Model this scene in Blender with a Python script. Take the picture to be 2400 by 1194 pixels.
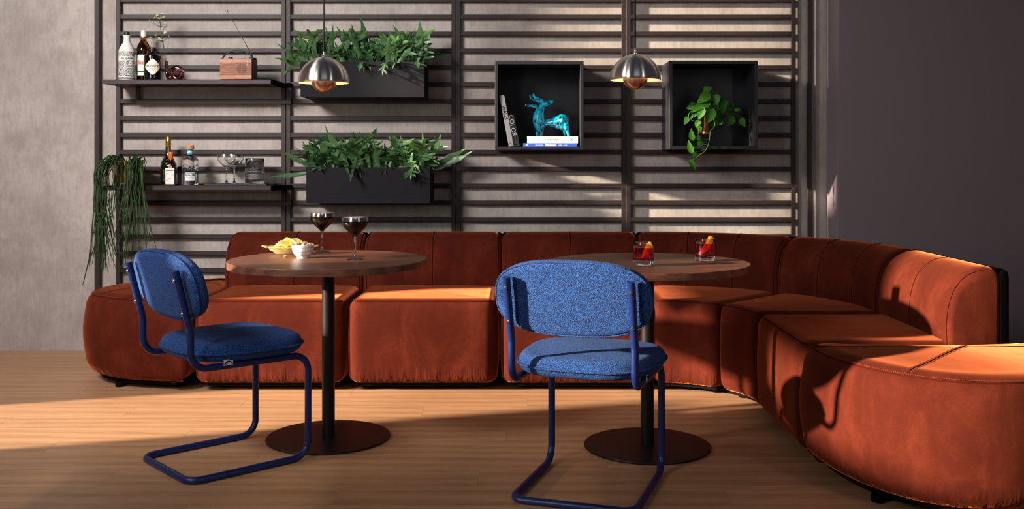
import bpy, math, random
from mathutils import Vector, Matrix
sin, cos, pi, sqrt = math.sin, math.cos, math.pi, math.sqrt
rnd = random.Random(7)
scene = bpy.context.scene
for o in list(bpy.data.objects): bpy.data.objects.remove(o)
COL = scene.collection

# ------------------------------------------------------------------ camera, world, lights, exposure
F, VX, VY, CAMZ = 2346.0, 1220.0, 375.0, 1.134
cam_d = bpy.data.cameras.new('camera'); cam = bpy.data.objects.new('camera', cam_d); COL.objects.link(cam)
cam.location = (0, 0, CAMZ); cam.rotation_euler = (pi/2, 0, 0)
cam_d.sensor_width = 36; cam_d.lens = 36*F/2400
cam_d.shift_x = -20/2400; cam_d.shift_y = -222/2400
scene.camera = cam
vs = scene.view_settings
vs.view_transform = 'Standard'; vs.look = 'None'; vs.gamma = 1; vs.use_curve_mapping = False; vs.exposure = 0.0

w = bpy.data.worlds.new('world'); scene.world = w; w.use_nodes = True
bg = w.node_tree.nodes['Background']; bg.inputs[0].default_value = (0.75, 0.78, 1.0, 1); bg.inputs[1].default_value = 0.035

def light(name, kind, loc, energy, col, aim=None, **k):
    d = bpy.data.lights.new(name, kind); d.energy = energy; d.color = col
    for a, b in k.items(): setattr(d, a, b)
    o = bpy.data.objects.new(name, d); COL.objects.link(o); o.location = loc
    if aim is not None: o.rotation_euler = (Vector(aim)-Vector(loc)).to_track_quat('-Z', 'Y').to_euler()
    return o
SUN_DIR = Vector((1, .30, -.27))
light('sun', 'SUN', (-6, 1, 4), 17, (1, .84, .66), aim=Vector((-6, 1, 4))+SUN_DIR, angle=math.radians(1.7))
light('softbox_lamp', 'AREA', (-2.9, 2.3, 2.9), 50, (1, .94, .92), aim=(-1.5, 5.9, 1.35), shape='RECTANGLE', size=.9, size_y=.7, spread=math.radians(88))
light('fill_lamp', 'AREA', (0.5, -1.5, 3.2), 9, (.85, .88, 1), aim=(.3, 4.5, .6), shape='RECTANGLE', size=2.4, size_y=1.4)

light('added_streak_light', 'AREA', (2.3, .9, 2.0), 8, (1, .97, .94), aim=(.4, 4.1, 1.5), shape='RECTANGLE', size=.22, size_y=1.8)  # added unseen light for the right-hand streak on the pendant steel
light('added_streak_light', 'AREA', (-2.4, .6, 2.0), 38, (1, .97, .94), aim=(-.4, 4.1, 1.55), shape='RECTANGLE', size=.75, size_y=1.8)  # added unseen light for the broad left streak on the pendants

def W(px, py, y): return Vector(((px-VX)/F*y, y, CAMZ-(py-VY)/F*y))

# ------------------------------------------------------------------ materials
def L(c):   # sRGB 0-255 -> linear
    r = []
    for x in c:
        x /= 255; r.append(x/12.92 if x <= .04045 else ((x+.055)/1.055)**2.4)
    return (r[0], r[1], r[2], 1)
class Mat:
    def __init__(s, name, col=(.5, .5, .5, 1), rough=.5, metal=0, **k):
        s.m = bpy.data.materials.new(name); s.m.use_nodes = True
        s.nt = s.m.node_tree; s.p = s.nt.nodes['Principled BSDF']
        s.p.inputs['Base Color'].default_value = col; s.p.inputs['Roughness'].default_value = rough
        s.p.inputs['Metallic'].default_value = metal
        for a, b in k.items(): s.p.inputs[a.replace('_', ' ')].default_value = b
    def n(s, t, **k):
        n = s.nt.nodes.new('ShaderNode'+t)
        for a, b in k.items():
            if a in n.inputs: n.inputs[a].default_value = b
            else: setattr(n, a, b)
        return n
    def l(s, a, b): s.nt.links.new(a, b)
    def coords(s, scale=(1, 1, 1), rand=False, rot=(0, 0, 0)):
        tc = s.n('TexCoord'); mp = s.n('Mapping'); mp.inputs['Scale'].default_value = scale
        mp.inputs['Rotation'].default_value = rot
        if rand:
            oi = s.n('ObjectInfo'); ad = s.n('VectorMath', operation='MULTIPLY_ADD')
            ad.inputs[1].default_value = (37, 53, 71)
            s.l(oi.outputs['Random'], ad.inputs[0]); s.l(tc.outputs['Object'], ad.inputs[2]); s.l(ad.outputs[0], mp.inputs[0])
        else: s.l(tc.outputs['Object'], mp.inputs[0])
        return mp.outputs[0]
    def noise(s, co, scale, detail=4, rough=.55, dist=0):
        n = s.n('TexNoise'); n.inputs['Scale'].default_value = scale; n.inputs['Detail'].default_value = detail
        n.inputs['Roughness'].default_value = rough; n.inputs['Distortion'].default_value = dist
        s.l(co, n.inputs['Vector']); return n.outputs['Fac']
    def ramp(s, fac, stops):
        r = s.n('ValToRGB'); e = r.color_ramp.elements
        while len(e) < len(stops): e.new(.5)
        for i, (p, c) in enumerate(stops): e[i].position = p; e[i].color = c if len(c) == 4 else (*c, 1)
        s.l(fac, r.inputs[0]); return r.outputs[0]
    def mix(s, a, b, fac, mode='MIX'):
        m = s.n('Mix', data_type='RGBA', blend_type=mode)
        for i, x in ((0, fac), (6, a), (7, b)):
            if hasattr(x, 'links'): s.l(x, m.inputs[i])
            else: m.inputs[i].default_value = x
        return m.outputs[2]
    def math(s, op, a, b=0.0, c=0.0):
        m = s.n('Math', operation=op)
        for i, x in enumerate((a, b, c)):
            if hasattr(x, 'links'): s.l(x, m.inputs[i])
            else: m.inputs[i].default_value = x
        return m.outputs[0]
    def col(s, c): s.l(c, s.p.inputs['Base Color'])
    def bump(s, h, strength=.3, dist=.01, prev=None):
        b = s.n('Bump'); b.inputs['Strength'].default_value = strength; b.inputs['Distance'].default_value = dist
        s.l(h, b.inputs['Height'])
        if prev is not None: s.l(prev, b.inputs['Normal'])
        s.l(b.outputs[0], s.p.inputs['Normal']); return b.outputs[0]

MT = {}
def simple(name, col, rough=.5, metal=0, **k):
    MT[name] = Mat(name, L(col), rough, metal, **k); return MT[name]

# concrete plaster
m = simple('concrete', (178, 168, 162), .85)
co = m.coords(); big = m.noise(co, 1.6, 5, .6, .4); mid = m.noise(co, 7, 6, .65)
st = m.noise(m.coords((9, 9, 2.2)), 6, 5, .7); pit = m.noise(m.coords((1, 1, .55)), 150, 3, .62)
c = m.ramp(big, [(.3, L((158, 149, 143))), (.7, L((190, 181, 174)))])
c = m.mix(c, L((132, 123, 115)), m.ramp(mid, [(.42, (0, 0, 0)), (.75, (.6, .6, .6))]))
c = m.mix(c, L((118, 108, 100)), m.ramp(st, [(.42, (0, 0, 0)), (.8, (.42, .42, .42))]))
pf = m.ramp(pit, [(.325, (1, 1, 1)), (.37, (0, 0, 0))])
c = m.mix(c, L((88, 80, 76)), m.mix((0, 0, 0, 1), pf, .5))
m.col(c)
h = m.math('SUBTRACT', m.math('MULTIPLY', mid, .5), m.math('MULTIPLY', pf, .9)); m.bump(h, .25, .005)

# mauve paint
m = simple('mauve_paint', (128, 115, 121), .75)
n = m.noise(m.coords(), 220, 2); m.bump(n, .08, .002)

# floor planks
def wood(name, c1, c2, c3, rough, scale=(1, 1, 1), rand=True, rot=(0, 0, 0), tone=.18):
    m = Mat(name, rough=rough); MT[name] = m
    co = m.coords((scale[0]*1.1, scale[1]*30, scale[2]*30), rand, rot)
    g = m.noise(co, 3.0, 6, .62, .6); fine = m.noise(m.coords((scale[0]*6, scale[1]*160, scale[2]*160), rand, rot), 1.6, 3, .6)
    wv = m.n('TexWave', wave_type='BANDS', bands_direction='Y')
    wv.inputs['Scale'].default_value = .6; wv.inputs['Distortion'].default_value = 9; wv.inputs['Detail'].default_value = 3
    wv.inputs['Detail Scale'].default_value = .8
    m.l(m.coords((scale[0]*.7, scale[1]*6, scale[2]*6), rand, rot), wv.inputs['Vector'])
    f = m.math('ADD', m.math('MULTIPLY', g, .55), m.math('MULTIPLY', wv.outputs['Fac'], .14))
    f = m.math('ADD', f, m.math('MULTIPLY', fine, .33))
    c = m.ramp(f, [(.3, c3), (.5, c1), (.72, c2)])
    oi = m.n('ObjectInfo')
    t = m.math('MULTIPLY_ADD', oi.outputs['Random'], tone*2, 1-tone)
    hsv = m.n('HueSaturation'); m.l(c, hsv.inputs['Color']); m.l(t, hsv.inputs['Value']); m.col(hsv.outputs[0])
    m.bump(m.math('ADD', fine, g), .12, .002)
    return m
wood('oak_plank', L((188, 142, 104)), L((204, 160, 120)), L((158, 112, 80)), .42, tone=.07)
wood('walnut', L((108, 67, 51)), L((134, 90, 70)), L((60, 35, 26)), .36, scale=(1.3, 1.8, 1.8), rot=(0, 0, -.45), tone=.02)
wood('radio_wood', L((148, 80, 34)), L((172, 102, 48)), L((100, 52, 22)), .4, scale=(5, 3, 3), tone=.02)

# velvet
m = simple('velvet', (150, 62, 34), .9)
m.p.inputs['Sheen Weight'].default_value = .95; m.p.inputs['Sheen Roughness'].default_value = .3
m.p.inputs['Sheen Tint'].default_value = L((255, 138, 86))
m.p.inputs['Specular IOR Level'].default_value = .06
co = m.coords()
nap = m.noise(m.coords((1, 1, .6)), 5.5, 5, .65, .8); cr = m.noise(co, 28, 4, .6)
fz = m.noise(co, 330, 3, .7)
f = m.math('ADD', m.math('ADD', m.math('MULTIPLY', nap, .6), m.math('MULTIPLY', cr, .15)), m.math('MULTIPLY', fz, .25))
m.col(m.ramp(f, [(.34, L((64, 23, 15))), (.5, L((78, 29, 18))), (.66, L((98, 41, 26)))]))
sx = m.n('SeparateXYZ'); m.l(co, sx.inputs[0])
low = m.n('MapRange'); low.inputs[1].default_value = .05; low.inputs[2].default_value = .14; low.inputs[3].default_value = 1; low.inputs[4].default_value = 0
m.l(sx.outputs[2], low.inputs[0])
pk = m.noise(m.coords((1, 1, .12)), 42, 2, .5)
b1 = m.bump(m.math('MULTIPLY', pk, low.outputs[0]), .55, .02)
b2 = m.bump(m.noise(m.coords((1, 1, .5)), 7, 2, .4), .12, .02, b1)
m.bump(m.noise(co, 420, 2, .6), .1, .002, b2)
simple('velvet_stitch', (140, 66, 42), .95, Specular_IOR_Level=.03)
simple('velvet_seam', (70, 25, 14), .95, Specular_IOR_Level=.02)

# boucle
m = simple('boucle', (52, 92, 158), .9)
m.p.inputs['Sheen Weight'].default_value = .1; m.p.inputs['Sheen Tint'].default_value = L((120, 160, 220))
vo = m.n('TexVoronoi'); vo.inputs['Scale'].default_value = 380; m.l(m.coords(), vo.inputs['Vector'])
nz = m.noise(m.coords(), 300, 3, .7)
f = m.math('MULTIPLY_ADD', vo.outputs['Distance'], -.5, m.math('ADD', nz, .3))
m.col(m.ramp(f, [(.31, L((3, 10, 32))), (.49, L((13, 44, 102))), (.69, L((40, 104, 186)))]))
m.bump(f, .9, .005)
simple('boucle_piping', (34, 64, 120), .9)
simple('blue_steel', (12, 36, 90), .36)
simple('chrome', (225, 220, 212), .18, 1)
simple('black_steel', (26, 21, 19), .42, .3)
m = simple('rack_paint', (48, 38, 38), .5, Specular_IOR_Level=.3)
m.bump(m.noise(m.coords(), 300, 2), .05, .002)
m = simple('planter_black', (26, 26, 30), .8, Specular_IOR_Level=.2)
m.bump(m.noise(m.coords(), 500, 2), .1, .002)
simple('niche_black', (33, 33, 38), .42, Specular_IOR_Level=.3)
simple('foot_shade_black', (12, 11, 11), .9, Specular_IOR_Level=.1)  # for the feet and for boards that stand in for shadow
simple('shell_black', (6, 5, 5), .95, Specular_IOR_Level=0)
simple('soil', (38, 28, 22), .95)
m = Mat('brushed_steel', L((236, 230, 224)), .28, 1); MT['brushed_steel'] = m
m.p.inputs['Anisotropic'].default_value = .95; m.p.inputs['Anisotropic Rotation'].default_value = .25
tg = m.n('Tangent', direction_type='RADIAL', axis='Z'); m.l(tg.outputs[0], m.p.inputs['Tangent'])
m = Mat('warm_lit_steel', L((222, 186, 160)), .28, 1); MT['warm_lit_steel'] = m  # steel with the bulb's warm reflection put into its colour
m.p.inputs['Anisotropic'].default_value = .6; m.p.inputs['Anisotropic Rotation'].default_value = .25
tg = m.n('Tangent', direction_type='RADIAL', axis='Z'); m.l(tg.outputs[0], m.p.inputs['Tangent'])
simple('lamp_white', (245, 232, 210), .5)
m = simple('bulb_glow', (255, 230, 190), .4); m.p.inputs['Emission Color'].default_value = (1, .72, .42, 1); m.p.inputs['Emission Strength'].default_value = 14
simple('cord_black', (14, 13, 14), .6)
simple('brass', (226, 190, 110), .16, 1)
simple('copper', (222, 136, 86), .3, .85)
def glass(name, col, ior=1.45, rough=0.0):
    m = Mat(name, col, rough); MT[name] = m
    m.p.inputs['Transmission Weight'].default_value = 1; m.p.inputs['IOR'].default_value = ior; return m
glass('clear_glass', (.97, .98, .98, 1)); glass('cut_glass', (.95, .97, .98, 1), 1.5)
glass('amber_glass', L((178, 112, 44))); glass('maroon_glass', L((150, 82, 76))); glass('ice', (.98, .98, .99, 1), 1.31, .08)
glass('red_drink', L((240, 62, 80)), 1.34); glass('yellow_glass', L((246, 232, 170)), 1.2, .25); MT['yellow_glass'].p.inputs['Transmission Weight'].default_value = .6
glass('water', (.97, .99, 1, 1), 1.33)
simple('dark_glass', (7, 8, 14), .06, Coat_Weight=.6)
simple('green_glass', (10, 20, 14), .06, Coat_Weight=.6)
simple('brown_glass', (22, 10, 6), .06, Coat_Weight=.6)
simple('coffee', (14, 7, 5), .1)
simple('foam', (238, 212, 168), .7)
simple('silver_band', (205, 200, 195), .16, 1)
simple('white_ceramic', (226, 222, 216), .16)
simple('black_cap', (16, 16, 18), .45)
simple('gold_foil', (200, 158, 78), .32, .9)
simple('orange_cap', (206, 96, 50), .4)
simple('wood_cap', (196, 124, 82), .6)
simple('teal_label', (52, 150, 176), .5)
simple('white_label', (226, 222, 214), .55); simple('cream_label', (238, 228, 206), .55)
simple('ink_black', (22, 20, 20), .6); simple('ink_grey', (110, 106, 104), .6); simple('ink_red', (206, 48, 34), .6)
simple('ink_yellow', (236, 176, 40), .6); simple('ink_white', (240, 240, 240), .6); simple('ink_orange', (214, 110, 50), .6)
simple('book_white', (236, 234, 230), .5); simple('book_grey', (196, 196, 192), .5); simple('book_black', (18, 18, 20), .5)
simple('book_blue', (44, 92, 200), .45); simple('paper', (232, 226, 212), .8)
simple('slot_black', (5, 4, 4), .95, Specular_IOR_Level=0)
simple('radio_black', (16, 16, 18), .5); simple('tray_black', (22, 22, 25), .4)
# bowl with printed grid
m = simple('grid_ceramic', (240, 238, 234), .25)
tc = m.n('TexCoord'); gr = m.n('TexGradient', gradient_type='RADIAL'); m.l(tc.outputs['Object'], gr.inputs[0])
a = m.math('LESS_THAN', m.math('FRACT', m.math('MULTIPLY', gr.outputs['Fac'], 22)), .07)
s_ = m.n('SeparateXYZ'); m.l(tc.outputs['Object'], s_.inputs[0])
b = m.math('LESS_THAN', m.math('FRACT', m.math('MULTIPLY_ADD', s_.outputs[2], 62, .3)), .07)
m.col(m.mix(L((240, 238, 234)), L((70, 68, 74)), m.math('MAXIMUM', a, b)))
# illustrated print on the white bottle
m = simple('town_print', (226, 222, 216), .25)
vo = m.n('TexVoronoi', feature='DISTANCE_TO_EDGE'); vo.inputs['Scale'].default_value = 105; m.l(m.coords((1, 1, 1.9)), vo.inputs['Vector'])
n = m.noise(m.coords((1, 1, 2.5)), 130, 3, .7)
f = m.math('ADD', m.math('LESS_THAN', vo.outputs['Distance'], .07), m.math('GREATER_THAN', n, .56))
m.col(m.mix(L((222, 218, 212)), L((44, 42, 44)), m.math('MINIMUM', f, 1)))
# turquoise glaze
m = simple('turquoise_glaze', (0, 150, 180), .1, Coat_Weight=1.0, Coat_Roughness=.04)
n = m.noise(m.coords(), 62, 6, .72, .6); n2 = m.noise(m.coords(), 22, 3, .5)
f = m.math('ADD', m.math('MULTIPLY', n, .7), m.math('MULTIPLY', n2, .3))
m.col(m.ramp(f, [(.41, L((16, 12, 12))), (.455, L((6, 78, 100))), (.5, L((0, 150, 184))), (.62, L((30, 182, 206)))]))
# leaves
def leafmat(name, c1, c2, rough=.42, trans=.12, spec=.4):
    m = Mat(name, rough=rough); MT[name] = m
    oi = m.n('ObjectInfo'); n = m.noise(m.coords(rand=True), 14, 3)
    c = m.mix(c1, c2, m.math('MULTIPLY_ADD', oi.outputs['Random'], .6, m.math('MULTIPLY', n, .4)))
    m.col(c); m.p.inputs['Subsurface Weight'].default_value = 0
    m.p.inputs['Specular IOR Level'].default_value = spec
    tr = m.n('BsdfTranslucent'); m.l(c, tr.inputs[0]); mx = m.n('MixShader'); mx.inputs[0].default_value = trans
    out = m.nt.nodes['Material Output']
    m.l(m.p.outputs[0], mx.inputs[1]); m.l(tr.outputs[0], mx.inputs[2]); m.l(mx.outputs[0], out.inputs[0])
leafmat('fern_leaf', L((28, 64, 48)), L((94, 136, 76)), .40, .2, .5)
leafmat('pothos_leaf', L((30, 80, 28)), L((84, 146, 42)), .42, .25, .15)
leafmat('rhipsalis_green', L((18, 34, 20)), L((62, 92, 48)), .45, .1)
simple('stem_green', (92, 134, 58), .5); simple('stem_dark', (40, 62, 40), .6); simple('flower_cream', (206, 210, 164), .7)
simple('flower_centre', (150, 164, 96), .8)
m = simple('chip_yellow', (244, 214, 120), .55); m.p.inputs['Subsurface Weight'].default_value = 0
m.col(m.ramp(m.noise(m.coords(rand=True), 60, 3), [(.35, L((252, 238, 176))), (.6, L((246, 216, 118)))]))
m = simple('nut_brown', (204, 150, 96), .5)
oi = m.n('ObjectInfo'); m.col(m.ramp(oi.outputs['Random'], [(0, L((244, 220, 180))), (.6, L((218, 164, 110))), (1, L((160, 100, 64)))]))
m = simple('peel_orange', (240, 140, 30), .45); simple('peel_pith', (246, 220, 150), .6)
# ------------------------------------------------------------------ geometry helpers
class G:
    def __init__(s): s.v = []; s.f = []
    def add(s, v, f):
        b = len(s.v); s.v += [Vector(p) for p in v]; s.f += [tuple(i+b for i in q) for q in f]; return s
    def box(s, x0, x1, y0, y1, z0, z1, c=0.0):
        if c <= 0:
            v = [(x, y, z) for z in (z0, z1) for y in (y0, y1) for x in (x0, x1)]
            return s.add(v, [(0, 2, 3, 1), (4, 5, 7, 6), (0, 1, 5, 4), (1, 3, 7, 5), (3, 2, 6, 7), (2, 0, 4, 6)])
        # chamfered box
        v = []; ids = {}
        xs, ys, zs = (x0, x1), (y0, y1), (z0, z1)
        for i in range(2):
            for j in range(2):
                for k in range(2):
                    dx, dy, dz = (c, -c)[i], (c, -c)[j], (c, -c)[k]
                    ids[i, j, k, 0] = len(v); v.append((xs[i], ys[j]+dy, zs[k]+dz))
                    ids[i, j, k, 1] = len(v); v.append((xs[i]+dx, ys[j], zs[k]+dz))
                    ids[i, j, k, 2] = len(v); v.append((xs[i]+dx, ys[j]+dy, zs[k]))
        f = []
        def quad(q, n):
            a, b_, c_ = Vector(v[q[0]]), Vector(v[q[1]]), Vector(v[q[2]])
            if (b_-a).cross(c_-b_).dot(Vector(n)) < 0: q = q[::-1]
            f.append(tuple(q))
        sg = (-1, 1)
        for i in range(2):
            quad([ids[i, 0, 0, 0], ids[i, 1, 0, 0], ids[i, 1, 1, 0], ids[i, 0, 1, 0]], (sg[i], 0, 0))
            quad([ids[0, i, 0, 1], ids[1, i, 0, 1], ids[1, i, 1, 1], ids[0, i, 1, 1]], (0, sg[i], 0))
            quad([ids[0, 0, i, 2], ids[1, 0, i, 2], ids[1, 1, i, 2], ids[0, 1, i, 2]], (0, 0, sg[i]))
        for i in range(2):
            for j in range(2):
                quad([ids[i, j, 0, 0], ids[i, j, 1, 0], ids[i, j, 1, 1], ids[i, j, 0, 1]], (sg[i], sg[j], 0))
                quad([ids[i, 0, j, 0], ids[i, 1, j, 0], ids[i, 1, j, 2], ids[i, 0, j, 2]], (sg[i], 0, sg[j]))
                quad([ids[0, i, j, 1], ids[1, i, j, 1], ids[1, i, j, 2], ids[0, i, j, 2]], (0, sg[i], sg[j]))
                for k in range(2): quad([ids[i, j, k, 0], ids[i, j, k, 1], ids[i, j, k, 2]], (sg[i], sg[j], sg[k]))
        return s.add(v, f)
    def lathe(s, prof, n=32, o=(0, 0, 0), mod=None, sx=1, sy=1):
        """profile of (r, z) from bottom to top on the outside; r = 0 closes"""
        rings = []; v = []
        for r, z in prof:
            if r <= 1e-6: rings.append([len(v)]); v.append((o[0], o[1], o[2]+z))
            else:
                ring = []
                for i in range(n):
                    a = 2*pi*i/n; q = r*(mod(a, z) if mod else 1)
                    ring.append(len(v)); v.append((o[0]+q*cos(a)*sx, o[1]+q*sin(a)*sy, o[2]+z))
                rings.append(ring)
        f = []
        for A, B in zip(rings, rings[1:]):
            if len(A) == 1 and len(B) == 1: continue
            for i in range(n):
                j = (i+1) % n
                if len(A) == 1: f.append((A[0], B[j], B[i]))
                elif len(B) == 1: f.append((A[i], A[j], B[0]))
                else: f.append((A[i], A[j], B[j], B[i]))
        return s.add(v, f)
    def tube(s, path, r, n=8, closed=False, cap=True, flat=1.0):
        P = [Vector(p) for p in path]; N = len(P)
        R = r if isinstance(r, (list, tuple)) else [r]*N
        T = []
        for i in range(N):
            a = P[(i-1) % N] if (closed or i > 0) else P[i]; b = P[(i+1) % N] if (closed or i < N-1) else P[i]
            d = b-a; T.append(d.normalized() if d.length > 1e-9 else Vector((0, 0, 1)))
        u = T[0].orthogonal().normalized(); v = []; U = []
        for i in range(N):
            if i:
                q = T[i-1].rotation_difference(T[i]); u = q @ u
                u = (u-T[i]*u.dot(T[i])).normalized()
            U.append(u)
        tw = 0
        if closed:
            q = T[-1].rotation_difference(T[0]); e = q @ U[-1]
            tw = math.atan2(T[0].dot(U[0].cross(e)), U[0].dot(e))
        for i in range(N):
            uu = U[i]
            if closed: uu = Matrix.Rotation(-tw*i/N, 3, T[i]) @ uu
            w_ = T[i].cross(uu)
            for k in range(n):
                a = 2*pi*k/n; v.append(P[i]+(uu*cos(a)+w_*sin(a)*flat)*R[i])
        f = []
        for i in range(N if closed else N-1):
            j = (i+1) % N
            for k in range(n):
                l = (k+1) % n; f.append((i*n+k, i*n+l, j*n+l, j*n+k))
        if cap and not closed:
            f.append(tuple(range(n))[::-1]); f.append(tuple((N-1)*n+k for k in range(n)))
        return s.add(v, f)
    def disc(s, c, r, n=16, nrm=(0, 0, 1)):
        q = Vector((0, 0, 1)).rotation_difference(Vector(nrm).normalized())
        v = [Vector(c)+q @ Vector((r*cos(2*pi*i/n), r*sin(2*pi*i/n), 0)) for i in range(n)]
        return s.add(v, [tuple(range(n))])
    def slab(s, out, z0, z1, rb, rt, nb=4, nt=6, bulge=0.0, dome=0.0, dens=False, inner=(.96, .9, .82, .72, .6, .46, .3, .15)):
        """soft rounded slab over a CCW outline"""
        O = dense(out) if dens else [Vector((p[0], p[1])) for p in out]; n = len(O); nr = normals2(O)
        rings = []
        for i in range(nb+1):
            a = pi/2*i/nb; rings.append((rb*(1-sin(a)), z0+rb*(1-cos(a)), 0))
        if bulge:
            for t in (.2, .4, .6, .8): rings.append((-bulge*sin(pi*t), z0+rb+(z1-rt-z0-rb)*t, 0))
        for i in range(nt+1):
            a = pi/2*i/nt; rings.append((rt*(1-cos(a)), z1-rt+rt*sin(a), 0))
        v = []; idx = []
        for off, z, _ in rings:
            idx.append([len(v)+i for i in range(n)]); v += [(*(O[i]-nr[i]*off), z) for i in range(n)]
        c = sum(O, Vector((0, 0)))/n
        for k in inner:
            idx.append([len(v)+i for i in range(n)])
            v += [(*(c+(O[i]-nr[i]*rt-c)*k), z1+dome*(1-k*k)**1.6) for i in range(n)]
        f = []
        for A, B in zip(idx, idx[1:]):
            for i in range(n): f.append((A[i], A[(i+1) % n], B[(i+1) % n], B[i]))
        v.append((*c, z1+dome)); t = len(v)-1
        for i in range(n): f.append((idx[-1][i], idx[-1][(i+1) % n], t))
        v.append((*c, z0)); t = len(v)-1
        for i in range(n): f.append((idx[0][(i+1) % n], idx[0][i], t))
        return s.add(v, f)
    def map(s, fn): s.v = [Vector(fn(p)) for p in s.v]; return s
    def build(s, name, mat, parent=None, sharp=35, loc=None, label=None):
        me = bpy.data.meshes.new(name); me.from_pydata([tuple(p) for p in s.v], [], s.f); me.update()
        if mat: me.materials.append(MT[mat].m)
        if sharp is not None:
            for p in me.polygons: p.use_smooth = True
            if sharp < 180: me.set_sharp_from_angle(angle=math.radians(sharp))
        return link(name, me, parent, loc, label)
def link(name, me, parent=None, loc=None, label=None):
    o = bpy.data.objects.new(name, me); COL.objects.link(o)
    if parent is not None: o.parent = parent
    if loc is not None: o.location = loc
    if label: o['label'] = label
    return o
def dense(out, step=.035):
    r = []; n = len(out)
    for i in range(n):
        a = Vector((out[i][0], out[i][1])); b = Vector((out[(i+1) % n][0], out[(i+1) % n][1])); k = max(1, int((b-a).length/step))
        r += [a.lerp(b, j/k) for j in range(k)]
    return r
def normals2(O):
    n = len(O); r = []
    for i in range(n):
        a = (O[i]-O[i-1]); b = (O[(i+1) % n]-O[i])
        na = Vector((a.y, -a.x)); nb = Vector((b.y, -b.x))
        na = na.normalized() if na.length > 1e-9 else na; nb = nb.normalized() if nb.length > 1e-9 else nb
        q = na+nb; r.append(q.normalized() if q.length > 1e-9 else na)
    return r
def thing(name, label, cat, loc=(0, 0, 0), rz=0, group=None):
    o = bpy.data.objects.new(name, None); COL.objects.link(o); o.location = loc; o.rotation_euler = (0, 0, rz)
    o.empty_display_size = .05
    o['label'] = label; o['category'] = cat
    if group: o['group'] = group
    return o
def tag(o, label, cat, group=None):
    o['label'] = label; o['category'] = cat
    if group: o['group'] = group
    return o
def struct(o): o['kind'] = 'structure'; return o
def kids(o): return [c for c in bpy.data.objects if c.parent == o]
def dup(root, loc, rz, label, group=None):
    r = root.copy(); COL.objects.link(r); r.location = loc; r.rotation_euler = (0, 0, rz); r['label'] = label
    if group: r['group'] = group
    for c in kids(root):
        d = c.copy(); COL.objects.link(d); d.parent = r
        for g in kids(c):
            e = g.copy(); COL.objects.link(e); e.parent = d
    return r
def fillet(pts, rad, n=6, closed=False):
    P = [Vector(p) for p in pts]; N = len(P); out = []
    for i in range(N):
        r = rad[i] if isinstance(rad, (list, tuple)) else rad
        if (not closed and i in (0, N-1)) or r <= 0: out.append(P[i]); continue
        a = (P[i-1]-P[i]); b = (P[(i+1) % N]-P[i]); la, lb = a.length, b.length; a.normalize(); b.normalize()
        ang = a.angle(b); d = min(r/math.tan(ang/2), la*.49, lb*.49); rr = d*math.tan(ang/2)
        c = P[i]+(a+b).normalized()*(rr/sin(ang/2))
        p0 = P[i]+a*d-c; p1 = P[i]+b*d-c
        tot = p0.angle(p1); ax = p0.cross(p1).normalized()
        for k in range(n+1): out.append(c+Matrix.Rotation(tot*k/n, 3, ax) @ p0)
    return out
def smooth_path(pts, n=6):
    P = [Vector(p) for p in pts]; out = []
    for i in range(len(P)-1):
        p0 = P[max(i-1, 0)]; p1 = P[i]; p2 = P[i+1]; p3 = P[min(i+2, len(P)-1)]
        for k in range(n):
            t = k/n; out.append(.5*((2*p1)+(p2-p0)*t+(2*p0-5*p1+4*p2-p3)*t*t+(3*p1-p0-3*p2+p3)*t**3))
    out.append(P[-1]); return out
def superell(a, b, n, N=64, cx=0, cy=0):
    r = []
    for i in range(N):
        t = 2*pi*i/N; c, s_ = cos(t), sin(t)
        r.append((cx+a*math.copysign(abs(c)**(2/n), c), cy+b*math.copysign(abs(s_)**(2/n), s_)))
    return r
def text_g(txt, size, align='CENTER', bold=0.0, shear=0.0):
    cu = bpy.data.curves.new('lettering', 'FONT'); cu.body = txt; cu.size = size; cu.align_x = align; cu.align_y = 'CENTER'
    cu.offset = bold; cu.shear = shear; cu.resolution_u = 3
    o = bpy.data.objects.new('lettering', cu); COL.objects.link(o)
    dg = bpy.context.evaluated_depsgraph_get(); me = bpy.data.meshes.new_from_object(o.evaluated_get(dg))
    g = G().add([v.co.copy() for v in me.vertices], [tuple(p.vertices) for p in me.polygons])
    bpy.data.objects.remove(o); bpy.data.meshes.remove(me); bpy.data.curves.remove(cu); return g
def cyl_patch(r, a0, a1, z0, z1, n=14, nz=1):
    """patch on a cylinder, angle 0 faces -Y"""
    g = G(); v = []; f = []
    for j in range(nz+1):
        for i in range(n+1):
            a = a0+(a1-a0)*i/n; v.append((r*sin(a), -r*cos(a), z0+(z1-z0)*j/nz))
    for j in range(nz):
        for i in range(n): q = j*(n+1)+i; f.append((q, q+1, q+n+2, q+n+1))
    return g.add(v, f)
def on_cyl(g, r, a=0, z=0): return g.map(lambda p: (r*sin(a+p.x/r), -r*cos(a+p.x/r), z+p.y))
def on_front(g, x, y, z, rot=0):
    def fn(p):
        u, v = p.x*cos(rot)-p.y*sin(rot), p.x*sin(rot)+p.y*cos(rot); return (x+u, y, z+v)
    return g.map(fn)
from mathutils.bvhtree import BVHTree
# ------------------------------------------------------------------ room
WALL = 5.94
struct(G().box(-3.75, 1.815, WALL, WALL+.15, -.05, 4.2).build('wall_back', 'concrete', sharp=None))
struct(G().box(1.815, 4.2, 5.70, WALL+.15, -.05, 4.2).build('wall_right', 'mauve_paint', sharp=None))
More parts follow.
